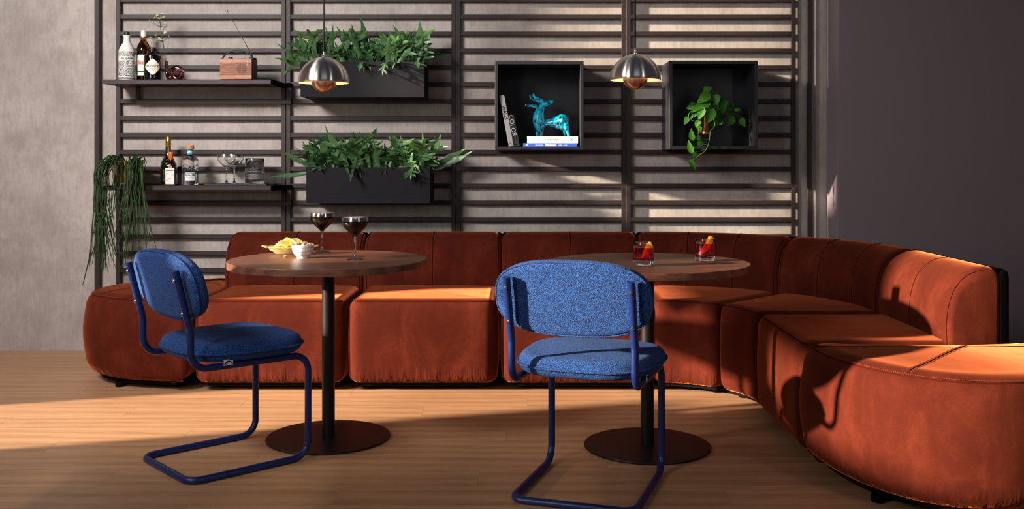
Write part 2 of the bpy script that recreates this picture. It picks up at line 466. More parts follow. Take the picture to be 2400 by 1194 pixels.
# unseen gobo wall added at left, openings shaped to place the sun patches
ys = [-2.0]; OPEN = [(1.2, 2.2, 1.46, 2.5), (2.2, 2.75, 1.46, 1.70), (2.2, 2.75, 1.88, 2.5), (1.2, 3.05, .54, .585), (1.2, 3.05, .78, .825), (1.2, 3.05, 1.02, 1.065), (3.0, 3.36, 1.22, 1.62), (3.36, 4.22, .05, 1.68), (4.27, 4.75, 1.95, 3.9), (4.1, 4.27, 2.38, 2.76)]
g = G(); yc = sorted({-2.0, WALL+.15, *[a for o in OPEN for a in o[:2]]}); zc = sorted({-.05, 4.6, *[a for o in OPEN for a in o[2:]]})
for ya, yb in zip(yc, yc[1:]):
    for za, zb in zip(zc, zc[1:]):
        ym, zm = (ya+yb)/2, (za+zb)/2
        if any(o[0] < ym < o[1] and o[2] < zm < o[3] for o in OPEN): continue
        g.box(-3.9, -3.75, ya, yb, za, zb)
struct(g.build('gobo_wall_left', 'concrete', sharp=None))
fl = struct(G().box(-3.75, 4.2, .4, WALL+.1, -.09, -.012).build('floor', 'oak_plank', sharp=None))
pl_me = None; PW, PL = .19, 1.32
for r in range(22):
    y0 = WALL-.002-(r+1)*PW; off = (r*.47) % PL
    x = -3.75-off
    while x < 3.6:
        if pl_me is None:
            p = G().box(0, PL-.0002, 0, PW-.0002, -.012, 0, .0005).build('plank', 'oak_plank', fl, sharp=None); pl_me = p.data
        else: p = link('plank', pl_me, fl)
        p.location = (x, y0, 0); x += PL

# ------------------------------------------------------------------ slatted wall panels
RY, RT, PITCH = 5.905, .022, .0999
BX = [-2.388, -1.385, -.381, .623, 1.626]
ztop = W(0, 39, RY).z
pm = sm = None
LAB = ['leftmost slatted wall panel, behind the two bottle shelves', 'slatted wall panel behind the two black fern planters',
       'slatted wall panel behind the black cube with the turquoise figurine', 'rightmost slatted wall panel, behind the black cube with the trailing vine']
for b in range(4):
    x0, x1 = BX[b]+.0015, BX[b+1]-.0015
    t = thing('slatted_panel', LAB[b], 'wall panel', ((x0+x1)/2, RY, 0), 0, 'dark slatted wall panels')
    hw = (x1-x0)/2
    if pm is None:
        pm = G().box(-.0125, .0125, 0, RT, 0, 2.5, .001).build('post', 'rack_paint', None, sharp=None).data
        bpy.data.objects.remove(bpy.data.objects['post'])
        sm = G().box(-hw+.025, hw-.025, .0005, RT-.0005, -.0125, .0125, .001).build('slat', 'rack_paint', None, sharp=None).data
        bpy.data.objects.remove(bpy.data.objects['slat'])
    for s in (-1, 1): link('post', pm, t, (s*(hw-.0125), 0, 0))
    for i in range(-4, 20):
        link('slat', sm, t, (0, 0, ztop-PITCH*i))
for x, lab in ((-2.497, 'dark square upright pole left of the slatted panels, behind the hanging plant'), (1.706, 'dark square upright pole right of the slatted panels, before the mauve wall')):
    tag(G().box(-.013, .013, 0, .028, 0, 3.2, .001).build('upright_pole', 'rack_paint', None, sharp=None, loc=(x, RY-.01, 0)), lab, 'pole')

# ------------------------------------------------------------------ shelves
def shelf(x0, x1, zt, lab):
    yf = 5.63; yb = RY-.001; t = thing('wall_shelf', lab, 'shelf', ((x0+x1)/2, yb, zt-.1), 0, 'dark wall shelves')
    h = (x1-x0)/2; d = yb-yf
    G().box(-h, h, -d, 0, .075, .1, .0015).build('board', 'rack_paint', t, sharp=None)
    # hanging frame below the board, close to the panel
    b0, b1 = -h+.09, h+.055
    fr = G().box(b0, b1, -.022, -.002, -.022, 0).box(b1-.022, b1, -.022, -.002, 0, .075).box(b0, b0+.022, -.022, -.002, 0, .075)
    fr.build('bracket_frame', 'rack_paint', t, sharp=None)
    G().box(h, h+.012, -d+.001, -.002, .072, .099).box(h+.012, b1, -.03, -.002, .072, .099).build('dark_end_and_arm', 'shell_black', t, sharp=None)  # arm, plus a black strip painting in the board's dark right side
    return t
SZ1, SZ2 = 1.587, .988
shelf(-2.352, -1.404, SZ1, 'upper dark shelf holding gin bottles, vase and wooden radio')
shelf(-2.352, -1.404, SZ2, 'lower dark shelf holding three bottles and a tray of glasses')

# ------------------------------------------------------------------ sofa
SF = 4.86; LM = .75; RI = .39
def arc_map(ang):       # (s, t) -> local plan, arc turning clockwise about (0, -RI)
    return lambda s, t: (( RI+t)*sin(s*ang/LM), -RI+(RI+t)*cos(s*ang/LM))
line_map = lambda s, t: (s, t)
def round_poly(pts, r, n=5):
    return [(p.x, p.y) for p in fillet([(x, y, 0) for x, y in pts], r, n, closed=True)]
def stitches(g, path, offs, length=.0045, step=.0072, r=.0009):
    P = [Vector(p) for p in path]; d = [0]
    for a, b in zip(P, P[1:]): d.append(d[-1]+(b-a).length)
    s = 0; k = 0
    while s+length < d[-1]:
        def at(q):
            j = 0
            while j < len(d)-2 and d[j+1] < q: j += 1
            u = (q-d[j])/max(d[j+1]-d[j], 1e-9); return P[j].lerp(P[j+1], u)
        a, b = at(s), at(s+length); t = (b-a).normalized()
        for o in offs: g.tube([a+o, b+o], r, 4, cap=True)
        s += step
def ring_path(out, idx, off, z, nr):
    return [Vector((out[i][0]-nr[i].x*off, out[i][1]-nr[i].y*off, z)) for i in idx]
ZT = .453; RTOP = .056
PROF = [(.19, .36), (.10, .352), (.03, .36), (.002, .40), (-.003, .44), (-.005, .48), (-.006, .52), (-.002, .57), (.007, .615), (.022, .655), (.045, .69), (.076, .715), (.112, .730), (.150, .735), (.178, .730), (.19, .71)]
SHELL = [(.186, .06), (.186, .705), (.194, .722), (.206, .726), (.216, .718), (.22, .70), (.22, .06)]
def sweep(prof, fmap, L_, arc_k, nst, re, bump=0.0):
    """sweep a closed (t, z) profile along s with rounded ends"""
    pr = [Vector(p) for p in prof]
    area = sum(pr[i-1].x*pr[i].y-pr[i].x*pr[i-1].y for i in range(len(pr)))
    nr = normals2(pr)
    if area < 0: nr = [-q for q in nr]
    rt, rz = .02*re/.045, re*1.15
    ss = [0, .0012, .004, .008, .013, .02, .03, .04, rz]
    ee = lambda q, r: r-sqrt(max(r*r-(r-q)**2, 0)) if q < r else 0
    st = [(q/arc_k, ee(q, rt), ee(q, rz)) for q in ss]
    mids = [(st[-1][0]+(L_-2*st[-1][0])*k/nst, 0, 0) for k in range(1, nst)]
    full = st+mids+[(L_-s, a, b) for s, a, b in st[::-1]]
    xs = [p.x for p in pr]; zs = [p.y for p in pr]; cc = Vector(((min(xs)+max(xs))/2, (min(zs)+max(zs))/2)); hx = (max(xs)-min(xs))/2; hz = (max(zs)-min(zs))/2
    g = G(); v = []; n = len(pr); f = []
    for s, et, ez in full:
        for p, q in zip(pr, nr):
            t = cc.x+(p.x-cc.x)*(1-et/hx); z = zs[0]+(p.y-zs[0])*(1-ez/(2*hz))
            x, y = fmap(s, t); v.append((x, y, z))
    m_ = len(full)
    for i in range(m_-1):
        for k in range(n): l = (k+1) % n; f.append((i*n+k, i*n+l, (i+1)*n+l, (i+1)*n+k))
    f.append(tuple(range(n))[::-1]); f.append(tuple((m_-1)*n+k for k in range(n)))
    g.add(v, f)
    return g
def fixn(o):
    import bmesh
    bm = bmesh.new(); bm.from_mesh(o.data); bmesh.ops.recalc_face_normals(bm, faces=bm.faces); bm.to_mesh(o.data); bm.free(); return o
def seat_outline(fmap, inset=0.0, depth=.745):
    i = inset; pts = []
    n = 14
    pts += [fmap(i+(LM-2*i)*k/n, i) for k in range(n+1)]
    pts += [fmap(LM-i, depth-i)]
    pts += [fmap(LM-i-(LM-2*i)*k/n, depth-i) for k in range(1, n+1)]
    return pts
def clean_outline(fmap, inset, depth, r):
    n = 16; a = [fmap(inset+(LM-2*inset)*k/n, inset) for k in range(n+1)]; b = [fmap(inset+(LM-2*inset)*k/n, depth-inset) for k in range(n+1)]
    poly = a+b[::-1]; rad = [0]*len(poly); out = []
    # round the four true corners only, on a thinned neighbourhood
    keep = [i for i in range(len(poly))]
    P = [Vector((p[0], p[1], 0)) for p in poly]
    corner = {0, n, n+1, 2*n+1}
    res = []; N = len(P)
    for i in range(N):
        if i in corner:
            A = P[i-1]; B = P[(i+1) % N]
            da = (A-P[i]).normalized(); db = (B-P[i]).normalized(); ang = da.angle(db); d = r/math.tan(ang/2)
            c = P[i]+(da+db).normalized()*(r/sin(ang/2)); p0 = P[i]+da*d-c; p1 = P[i]+db*d-c
            tot = p0.angle(p1); ax = p0.cross(p1).normalized()
            for k in range(6): res.append((i, c+Matrix.Rotation(tot*k/5, 3, ax) @ p0))
        elif min((P[i]-P[c]).length for c in corner) < r*1.35: continue
        else: res.append((i, P[i]))
    fr = [k for k, (i, _) in enumerate(res) if i <= n]
    return [(p.x, p.y) for _, p in res], fr
GAP = .009
def sofa_module(loc, rz, fmap, arc, label, nseam):
    t = thing('sofa_module', label, 'sofa', loc, rz, 'rust velvet sofa modules')
    k_ = 1.0 if not arc else (RI+.35)*arc/LM
    out, front = clean_outline(fmap, GAP, .745, .062 if not arc else .052)
    nr = normals2([Vector(p) for p in out])
    G().slab(out, .04, ZT, .045, RTOP if not arc else .046, bulge=.005, dome=.006, dens=True).build('seat', 'velvet', t, sharp=180)
    rq = RTOP if not arc else .046; off = rq*(1-cos(math.radians(50))); zs = ZT-rq+rq*sin(math.radians(50))
    path = ring_path(out, front, off, zs, nr)
    sd = Vector((0, -.006, -.006)); 
    st = G(); stitches(st, path, [Vector((0, 0, .009)), Vector((0, -.005, -.006))])
    G().tube(path, .0022, 5).build('seam', 'velvet_seam', t, sharp=180)
    # backrest
    kb = 1.0 if not arc else (RI+.56)*arc/LM
    bk = sweep([(.56+a, b) for a, b in PROF], fmap, LM, kb, 20, .045); bk.v = [p for p in bk.v]
    bo = fixn(bk.build('backrest', 'velvet', t, sharp=75))
    sh = fixn(sweep([(.56+a, b) for a, b in SHELL], fmap, LM, kb, 14, .012).build('back_shell', 'shell_black', t, sharp=40))
    fs = PROF[4:14]
    for q in range(1, nseam+1):
        s = LM*q/(nseam+1)
        pth = smooth_path([(*fmap(s, .56+a-.0012), b+(.001 if b > .7 else 0)) for a, b in fs], 3)
        G().tube(pth, .0018, 5).build('backrest_seam', 'velvet_seam', t, sharp=180)
        x0, y0 = fmap(s, .56); x1, y1 = fmap(s+.004, .56); tv = Vector((x1-x0, y1-y0, 0)).normalized()
        stitches(st, pth, [tv*.007, -tv*.007])
    for s in (.019/kb, LM-.019/kb):       # seams around both ends of the backrest
        k_z = lambda z: .36+(z-.36)*(1-.0125/.383)
        pth = smooth_path([(*fmap(s, .56+a-.0012), k_z(b)+(.001 if b > .7 else 0)) for a, b in PROF[4:14]], 3)
        G().tube(pth, .0015, 5).build('backrest_seam', 'velvet_seam', t, sharp=180)
    o = st.build('stitching', 'velvet_stitch', t, sharp=None); o['kind'] = 'stuff'
    pl, _ = clean_outline(fmap, .06, .745, .02)
    G().slab(pl, .022, .052, .003, .003, 1, 1).build('shade_board', 'foot_shade_black', t, sharp=30)  # dark board added where the gap under the seat lies in shadow
    for s, d in ((.14, .13), (LM-.14, .13), (.14, .62), (LM-.14, .62)):
        x, y = fmap(s, d); G().lathe([(0, 0), (.022, 0), (.024, .004), (.024, .024), (0, .024)], 14, (x, y, 0)).build('foot', 'foot_shade_black', t)
    return t
def end_pouf(loc, rz, side, label, a=.665, b=.44):
    """half-round end piece: flat side at s = 0, round towards +s (side 1) or -s (side -1)"""
    t = thing('sofa_end_pouf', label, 'pouf', loc, rz, 'half-round velvet sofa ends')
    def outline(ins, r):
        pts = []
        for i in range(41):
            an = -pi/2+pi*i/40; q = 2.15
            c, s_ = cos(an), sin(an)
            pts.append((.02+(a-ins-.02)*abs(c)**(2/q), b+(b-ins)*math.copysign(abs(s_)**(2/q), s_)))
        fx = GAP+.010+ins; P = [(fx, ins)]+[p for p in pts if p[0] > .07+ins]+[(fx, 2*b-ins)]
        N = len(P); rad = [0]*N; rad[0] = rad[-1] = r
        out = [(p.x, p.y) for p in fillet([(x, y, 0) for x, y in P], rad, 5, closed=True)]
        # add points along the flat side so that the mesh stays even
        return out
    out = outline(0, .10)
    if side < 0: out = [(-x, y) for x, y in out][::-1]
    nr = normals2([Vector(p) for p in out])
    sg_ = G().slab(out, .04, ZT+.010, .085, .085, bulge=.014, dome=.020, nb=6, dens=True); sg_.build('seat', 'velvet', t, sharp=180)
    off = .085*(1-cos(math.radians(50))); zs = ZT+.010-.085+.085*sin(math.radians(50))
    idx = [i for i in range(len(out)) if abs(out[i][0]) > .03]
    if side < 0:
        pass
    # rotate so the path starts right after the flat side
    st_i = next((i for i in range(len(out)) if abs(out[i][0]) > .012 and abs(out[i-1][0]) <= .012), 0)
    order = [(st_i+k) % len(out) for k in range(len(out))]; order = [i for i in order if abs(out[i][0]) > .012]
    path = ring_path(out, order, off, zs, nr)
    g = G(); g.tube(path, .0024, 5)
    # cross seam
    bvh = BVHTree.FromPolygons(sg_.v, sg_.f); tp = []
    for q in smooth_path([(.60, .12, 0), (.52, .20, 0), (.38, .36, 0), (.20, .53, 0), (.02, .68, 0)], 8):
        h_ = bvh.ray_cast(Vector((q.x*side, q.y, 1)), Vector((0, 0, -1)))[0]
        if h_ is not None and h_.z > zs-.004: tp.append(h_)
    g.tube(tp, .0022, 5)
    g.build('seam', 'velvet_seam', t, sharp=180)
    st = G(); stitches(st, path, [Vector((0, 0, .008)), Vector((0, 0, -.010))]); stitches(st, tp, [Vector((.006*side, .006, .001)), Vector((-.006*side, -.006, .001))])
    o = st.build('stitching', 'velvet_stitch', t, sharp=None); o['kind'] = 'stuff'
    pl = outline(.07, .02)
    if side < 0: pl = [(-x, y) for x, y in pl][::-1]
    G().slab(pl, .022, .052, .003, .003, 1, 1).build('shade_board', 'foot_shade_black', t, sharp=30)  # dark board standing in for the shadow below the pouf
    for x, y in ((.10, .16), (.10, .72), (.40, .15), (.42, .72)):
        G().lathe([(0, 0), (.022, 0), (.024, .004), (.024, .024), (0, .024)], 14, (x*side, y, 0)).build('foot', 'foot_shade_black', t)
    return t
XS = -1.603
s1 = sofa_module((XS, SF, 0), 0, line_map, 0, 'straight rust velvet sofa module with its backrest in shade, behind the left table', 1)
dup(s1, (XS+LM, SF, 0), 0, 'straight rust velvet sofa module in the middle, between the two round tables')
dup(s1, (XS+2*LM, SF, 0), 0, 'straight rust velvet sofa module behind the blue chair seen from the back')
X3 = XS+3*LM; A45 = pi/4
c1 = sofa_module((X3, SF, 0), 0, arc_map(A45), A45, 'wedge-shaped velvet sofa module where the bench begins to curve, behind the right table', 2)
def arcpt(a, t): return (X3+(RI+t)*sin(a), SF-RI+(RI+t)*cos(a))
p = arcpt(A45, 0)
dup(c1, (p[0], p[1], 0), -A45, 'second wedge-shaped velvet sofa module, in the corner before the mauve wall')
p = arcpt(2*A45, 0)
dup(s1, (p[0], p[1], 0), -pi/2, 'straight rust velvet sofa module turned sideways, with the exposed end of the backrest')
end_pouf((XS, SF, 0), 0, -1, 'half-round rust velvet pouf at the far end below the hanging plant')
end_pouf((p[0], p[1]-LM, 0), -pi/2, 1, 'half-round rust velvet pouf nearest the camera, with a chair shadow on it')

# ------------------------------------------------------------------ tables
def table(loc, label):
    t = thing('round_table', label, 'table', loc, 0, 'round walnut cafe tables')
    H = .73
    o = G().lathe([(0, H-.031), (.385, H-.031), (.398, H-.0295), (.4, H-.027), (.4, H-.003), (.398, H), (0, H)], 96).build('tabletop', 'walnut', t, sharp=30)
    G().lathe([(0, H-.031), (.11, H-.031), (.11, H-.036), (.026, H-.037), (.026, .01)], 32).build('pole', 'black_steel', t)
    G().lathe([(0, 0), (.245, 0), (.249, .002), (.25, .006), (.248, .009), (.03, .012), (0, .012)], 80).build('base', 'black_steel', t)
    return t
T1 = (-.783, 4.08, 0); T2 = (.501, 3.958, 0)
t1 = table(T1, 'round walnut table holding the two dark coupes, chips and nuts')
dup(t1, T2, .12, 'round walnut table holding the two red drinks')

# ------------------------------------------------------------------ chairs
def chair(loc, rz, label):
    t = thing('cantilever_chair', label, 'chair', loc, rz, 'blue cantilever chairs')
    X, R = .207, .0128
    left = [(-X, -.287, .752), (-X, -.232, .535), (-X, -.232, .402), (-X, .232, .398), (-X, .232, R), (-X, -.235, R)]
    pts = left+[(-x, y, z) for x, y, z in left[::-1]]
    rad = [0, .05, .062, .062, .062, .05, .05, .062, .062, .062, .05, 0]
    G().tube(fillet(pts, rad, 8), R, 16).build('frame', 'blue_steel', t, sharp=50)
    # seat cushion
    def seat_out(k):
        r = []
        for x, y in superell(.245*k, .232*k, 3.0, 72): r.append((x*(1+.05*y/.22), y+.02))
        return r
    G().slab(seat_out(1), .412, .478, .03, .035, bulge=.004, dome=.012).build('seat', 'boucle', t, sharp=180)
    G().tube([(x, y, .443) for x, y in seat_out(1.012)], .0042, 6, closed=True).build('seat_piping', 'boucle', t, sharp=180)
    # backrest
    tl = math.atan2(.055, .217); yc, zc = -.262+.0395, .685
    def mp(p):
        u, v, w_ = p; w_ = w_-.0275+.10*u*u
        return (u, yc-v*sin(tl)+w_*cos(tl), zc+v*cos(tl)+w_*sin(tl))
    def bo(k): return superell(.262*k, .128*k, 2.75, 72)
    g = G().slab(bo(1), 0, .056, .022, .024, dome=.006).map(lambda p: (p.x, -p.y, p.z)) if False else G().slab(bo(1), 0, .056, .022, .024, dome=.006)
    g.map(lambda p: mp((p.x, p.y, p.z)))
    fixn(g.build('backrest', 'boucle', t, sharp=180))
    G().tube([mp((u, v, .012)) for u, v in bo(.992)], .0042, 6, closed=True).build('backrest_piping', 'boucle', t, sharp=180)
    for sx in (-1, 1):
        for z in (.718, .602):
            y = -.232-(z-.535)/(.752-.535)*.055-R*.97
            G().lathe([(0, 0), (.0062, 0), (.0062, .002), (.004, .0045), (0, .0052)], 12).map(lambda p: (sx*X+p.x, y-p.z*.97, z+p.y+p.z*.25)).build('bolt', 'chrome', t)
    for sx in (-1, 1):
        for y in (-.17, .14): G().lathe([(0, 0), (.006, 0), (.006, .006), (0, .006)], 8, (sx*X, y, -.0)).build('glide', 'black_cap', t)
    # fabric flag label on the side rail
    g = G().box(X+R, X+R+.0012, -.115, -.08, .404, .424).build('care_label', 'white_label', t, sharp=None, label='small white fabric label')
    tg_ = G().tube(smooth_path([(X+R+.0018, -.112, .407), (X+R+.0018, -.105, .417), (X+R+.0018, -.097, .419), (X+R+.0018, -.089, .416), (X+R+.0018, -.083, .407)], 4), .0022, 4).build('label_emblem', 'ink_black', g)
    return t
c = chair((-1.115, 3.785, 0), math.radians(-47.5), 'blue cantilever chair turned sideways at the left table')
dup(c, (.240, 3.465, 0), math.radians(-18.4), 'blue cantilever chair seen from behind at the right table')

# ------------------------------------------------------------------ pendant lamps
def pendant(loc, label):
    t = thing('pendant_lamp', label, 'lamp', loc, 0, 'steel pendant lamps')
    R = .104; pr = []
    for i in range(17):
        a = pi/2*i/16*.93; pr.append((R*cos(a) if i else R, .105*sin(a)/sin(pi/2*.93)))
    inner = [(max(r-.0025, .004), z-.0015) for r, z in pr]
    G().lathe([(.006, .1035)]+inner[::-1][1:]+[(R-.0012, -.0012)]+pr+[(.006, .106)], 64).build('shade', 'brushed_steel', t, sharp=50)
    G().lathe([(max(r-.003, .004), z-.002) for r, z in pr][::-1], 48).build('shade_lining', 'lamp_white', t, sharp=180)
    r2 = .0525; q = []
    for i in range(15):
        a = -pi/2+pi/2*i/14; q.append((r2*cos(a) if i else 0, .012+r2*sin(a)))
    G().lathe(q+[(r2, .02), (r2-.002, .02)]+[(max(r-.002, 0), z+.001) for r, z in q[::-1]], 48).build('lower_shade', 'warm_lit_steel', t, sharp=50)
    G().lathe([(.004, -.0), (.004, .104)], 12).build('stem', 'chrome', t)
    G().lathe([(0, .036), (.012, .038), (.02, .05), (.02, .06), (.011, .078), (.01, .09), (0, .09)], 20).build('bulb', 'bulb_glow', t)
    G().lathe([(0, .103), (.011, .103), (.011, .109), (.0052, .112), (.0045, .127), (0, .127)], 20).build('cap', 'chrome', t)
    G().tube([(0, 0, .125), (0, 0, 1.6)], .0031, 8).build('cord', 'cord_black', t)
    d = bpy.data.lights.new('bulb_light', 'POINT'); d.energy = 1.6; d.color = (1, .74, .45); d.shadow_soft_size = .018
    o = bpy.data.objects.new('bulb_light', d); COL.objects.link(o); o.parent = t; o.location = (0, 0, .03)
    return t
a = W(759, 194, 4.1); pendant(a, 'steel dome pendant lamp hanging before the black planters')
b = W(1489, 187, 4.1); pendant(b, 'steel dome pendant lamp hanging between the two black wall cubes')
# ------------------------------------------------------------------ helpers for small things
def remeshed(g, name, mat, parent, vox, it=6, loc=None):
    o = g.build('remesh_source', None, None, sharp=None)
    md = o.modifiers.new('r', 'REMESH'); md.mode = 'VOXEL'; md.voxel_size = vox
    s2 = o.modifiers.new('s', 'SMOOTH'); s2.iterations = it; s2.factor = .5
    me = bpy.data.meshes.new_from_object(o.evaluated_get(bpy.context.evaluated_depsgraph_get()))
    bpy.data.objects.remove(o); me.name = name; me.materials.clear(); me.materials.append(MT[mat].m)
    for p in me.polygons: p.use_smooth = True
    return link(name, me, parent, loc)
FACE = .37
def print_row(width, h, words, seed=1):
    """a row of small print too fine to read in the photograph: short strokes in word groups"""
    r = random.Random(seed); g = G(); x = -width/2; step = width/(words*6)
    for w_ in range(words):
        for k in range(5):
            hh = h*r.choice((.6, .75, 1)); a = x+step*(w_*6+k)
            g.add([(a, -h/2, 0), (a+step*.62, -h/2, 0), (a+step*.62, -h/2+hh, 0), (a, -h/2+hh, 0)], [(0, 1, 2, 3)])
    return g

# ------------------------------------------------------------------ upper shelf
def at(px, y): return (px-VX)/F*y
t = thing('bottle', 'white stoneware bottle with black town drawing on the upper shelf', 'bottle', (at(297.5, 5.74), 5.74, SZ1), FACE)
G().lathe([(0, 0), (.041, 0), (.0445, .003), (.0455, .012), (.0455, .160), (.0445, .172), (.040, .188), (.031, .204), (.0215, .218), (.0178, .230), (.0168, .252), (.0195, .255), (.0195, .262), (.015, .263), (0, .263)], 40).build('body', 'white_ceramic', t)
G().lathe([(0, .262), (.0145, .262), (.0155, .266), (.0155, .277), (.013, .281), (0, .281)], 20).build('stopper', 'black_cap', t)
cyl_patch(.0459, -2.6, 2.6, .022, .112, 48).build('drawing_print', 'town_print', t, sharp=180)
cyl_patch(.0459, -2.6, 2.6, .138, .166, 48).build('drawing_print', 'town_print', t, sharp=180)
cyl_patch(.0459, -2.6, 2.6, .008, .018, 48).build('base_stripe', 'ink_grey', t, sharp=180)
on_cyl(text_g('THE SALFORD', .0112, bold=.0004), .0463, 0, .126).build('lettering', 'ink_black', t, sharp=None)
on_cyl(print_row(.040, .004, 3), .0463, 0, .116).build('small_print', 'ink_black', t, sharp=None)
cyl_patch(.0462, .25, .62, .088, .108, 6).build('drawing_label', 'white_label', t, sharp=180)
on_cyl(print_row(.010, .006, 1), .0465, .43, .098).build('small_print', 'ink_grey', t, sharp=None)

t = thing('bottle', 'amber glass bottle with white cap and red lettering behind the black bottle', 'bottle', (at(336.5, 5.80), 5.80, SZ1), FACE)
G().lathe([(0, 0), (.036, 0), (.0385, .004), (.0385, .178), (.0375, .194), (.032, .212), (.022, .228), (.0165, .236), (.0155, .262), (0, .262)], 40).build('body', 'amber_glass', t)
G().lathe([(.0150, .255), (.0158, .256), (.0158, .260), (.0152, .261), (.0152, .290), (.0158, .291), (.0158, .294), (.0145, .297), (0, .297)], 24).build('cap', 'white_label', t)
G().lathe([(.0159, .2565), (.0162, .2565), (.0162, .2600), (.0159, .2600)], 24).build('gold_ring', 'gold_foil', t)
G().lathe([(.0156, .2915), (.0162, .2915), (.0162, .2945), (.0156, .2945)], 24).build('gold_ring', 'gold_foil', t)
cyl_patch(.0389, -1.15, 1.15, .058, .152, 20).build('label', 'white_label', t, sharp=180)
cyl_patch(.0389, -1.15, 1.15, .034, .052, 20).build('lower_label', 'white_label', t, sharp=180)
on_cyl(text_g('Suze', .034, bold=.0014, shear=.2), .0393, -.12, .1065).build('lettering', 'ink_yellow', t, sharp=None)
on_cyl(text_g('Suze', .034, bold=.0004, shear=.2), .0396, -.12, .1085).build('lettering', 'ink_red', t, sharp=None)
on_cyl(print_row(.036, .004, 2), .0393, 0, .072).build('small_print', 'ink_grey', t, sharp=None)
on_cyl(print_row(.044, .004, 2, 2), .0393, 0, .042).build('small_print', 'ink_grey', t, sharp=None)
on_cyl(print_row(.034, .004, 2, 3), .0393, 0, .140).build('small_print', 'ink_grey', t, sharp=None)

t = thing('bottle', 'round black gin bottle with white diamond label on the upper shelf', 'bottle', (at(357.5, 5.70), 5.70, SZ1), FACE)
G().lathe([(0, 0), (.043, 0), (.0465, .003), (.0475, .010), (.0475, .132), (.0465, .138), (.036, .147), (.021, .152), (.0165, .158), (.0160, .168), (0, .168)], 44).build('body', 'dark_glass', t)
G().lathe([(0, .166), (.0165, .166), (.0172, .168), (.0172, .184), (.0158, .187), (0, .187)], 24).build('stopper', 'black_cap', t)
v = []
for i in range(48):
    a = 2*pi*i/48; c, s_ = cos(a), sin(a); q = 1/(abs(c)**1.22+abs(s_)**1.22)**(1/1.22); v.append((c*q, s_*q))
g = G(); pts = [(0, 0, 0)]
NR = 10
for k in range(1, NR+1):
    pts += [(x*.047*k/NR, y*.046*k/NR, 0) for x, y in v]
g.add(pts, [(0, 1+i, 1+(i+1) % 48) for i in range(48)]+[(1+48*q+i, 49+48*q+i, 49+48*q+(i+1) % 48, 1+48*q+(i+1) % 48) for q in range(NR-1) for i in range(48)])
on_cyl(g, .0480, 0, .074).build('label', 'cream_label', t, sharp=180)
on_cyl(text_g("HENDRICK'S", .0152, bold=.0003), .0484, 0, .077).build('lettering', 'ink_black', t, sharp=None)
on_cyl(text_g('· GIN ·', .0115), .0484, 0, .062).build('lettering', 'ink_black', t, sharp=None)
on_cyl(print_row(.016, .003, 2, 4), .0484, 0, .050).build('small_print', 'ink_grey', t, sharp=None)

# ring-shaped vase with a side tube
VY0 = 5.74; o = W(390, 187, VY0); vx = o.x
def S(px, py, dy=0): q = W(px, py, VY0+dy); return (q.x-vx, q.y-VY0, q.z-SZ1)
zb = S(0, 187)[2]
g = G()
c0 = S(414.5, 169); R_, r_ = .0285, .0165
c0 = (c0[0], 0, R_+r_)
g.tube([(c0[0]+R_*cos(2*pi*i/28), 0, c0[2]+R_*sin(2*pi*i/28)) for i in range(28)], r_, 14, closed=True)
g.tube(smooth_path([(0, 0, .113), (0, 0, .085), (.001, 0, .055), (.006, 0, .034), (.016, 0, .020), (.030, 0, .017)], 4), [.0088]*9+[.0088+.0082*min(1, k/8) for k in range(12)], 14)
vt = thing('ring_vase', 'maroon glass ring vase with a side tube holding the flower sprig', 'vase', (vx, VY0, SZ1), 0)
remeshed(g, 'vase_body', 'maroon_glass', vt, .0028, 5)

ft = thing('flower_sprig', 'sprig of pale green star flowers standing in the maroon vase', 'flower', (vx, VY0, SZ1+.02), 0)
def S2(px, py, dy=0): q = S(px, py, dy); return Vector((q[0], q[1], q[2]-.02))
def stem(pts, r=.0013): G().tube(smooth_path(pts, 4), r, 5).build('stem', 'stem_dark', ft, sharp=180)
n1, n2, base = S2(376, 63), S2(381, 97), Vector((0, 0, .035))
stem([base, S2(388, 140), n2, n1], .0018); stem([base, S2(391, 128), S2(394, 108), S2(395, 86)])
stem([base, S2(386, 125), S2(381, 80), S2(387, 60)])
fl = [(358, 50, -.004), (351, 49, .01), (369, 37, 0), (363, 42, -.012), (373, 33, .01), (380, 33, -.008), (384, 41, .008), (377, 43, -.015), (370, 43, .012), (386, 55, -.006), (389, 61, .01), (387.5, 77, -.012), (395, 85, 0), (366, 83, -.008), (356, 87, .01), (353, 88, -.01), (373, 91, .01), (377, 94, -.012), (365, 99, 0), (385, 91, .012)]
fm = None; rf = random.Random(3)
for i, (px, py, dy) in enumerate(fl):
    p = S2(px, py, dy); n_ = n1 if py < 66 else n2
    stem([n_, n_.lerp(p, .5)+Vector((rf.uniform(-.004, .004), 0, -.004)), p-Vector((0, 0, .003))], .0008)
    if fm is None:
        g = G().lathe([(0, -.003), (.004, -.001), (.0048, .0015), (.003, .004), (0, .0046)], 10)
        for k in range(12):
            a = 2*pi*k/12; d = Vector((cos(a), sin(a), 0)); e = Vector((-sin(a), cos(a), 0))
            g.add([d*.003+e*.0010, d*.0075+e*.0018+Vector((0, 0, .001)), d*.0105+Vector((0, 0, .003)), d*.0075-e*.0018+Vector((0, 0, .001)), d*.003-e*.0010], [(0, 4, 3, 2, 1)])
        fo = g.build('flower', 'flower_cream', ft, sharp=None); fm = fo.data
    else: fo = link('flower', fm, ft)
    s_ = rf.uniform(.75, 1.15); fo.scale = (s_,)*3; fo.location = p; fo.rotation_euler = (rf.uniform(-.3, 1.2), rf.uniform(-.7, .7), rf.uniform(0, 6))
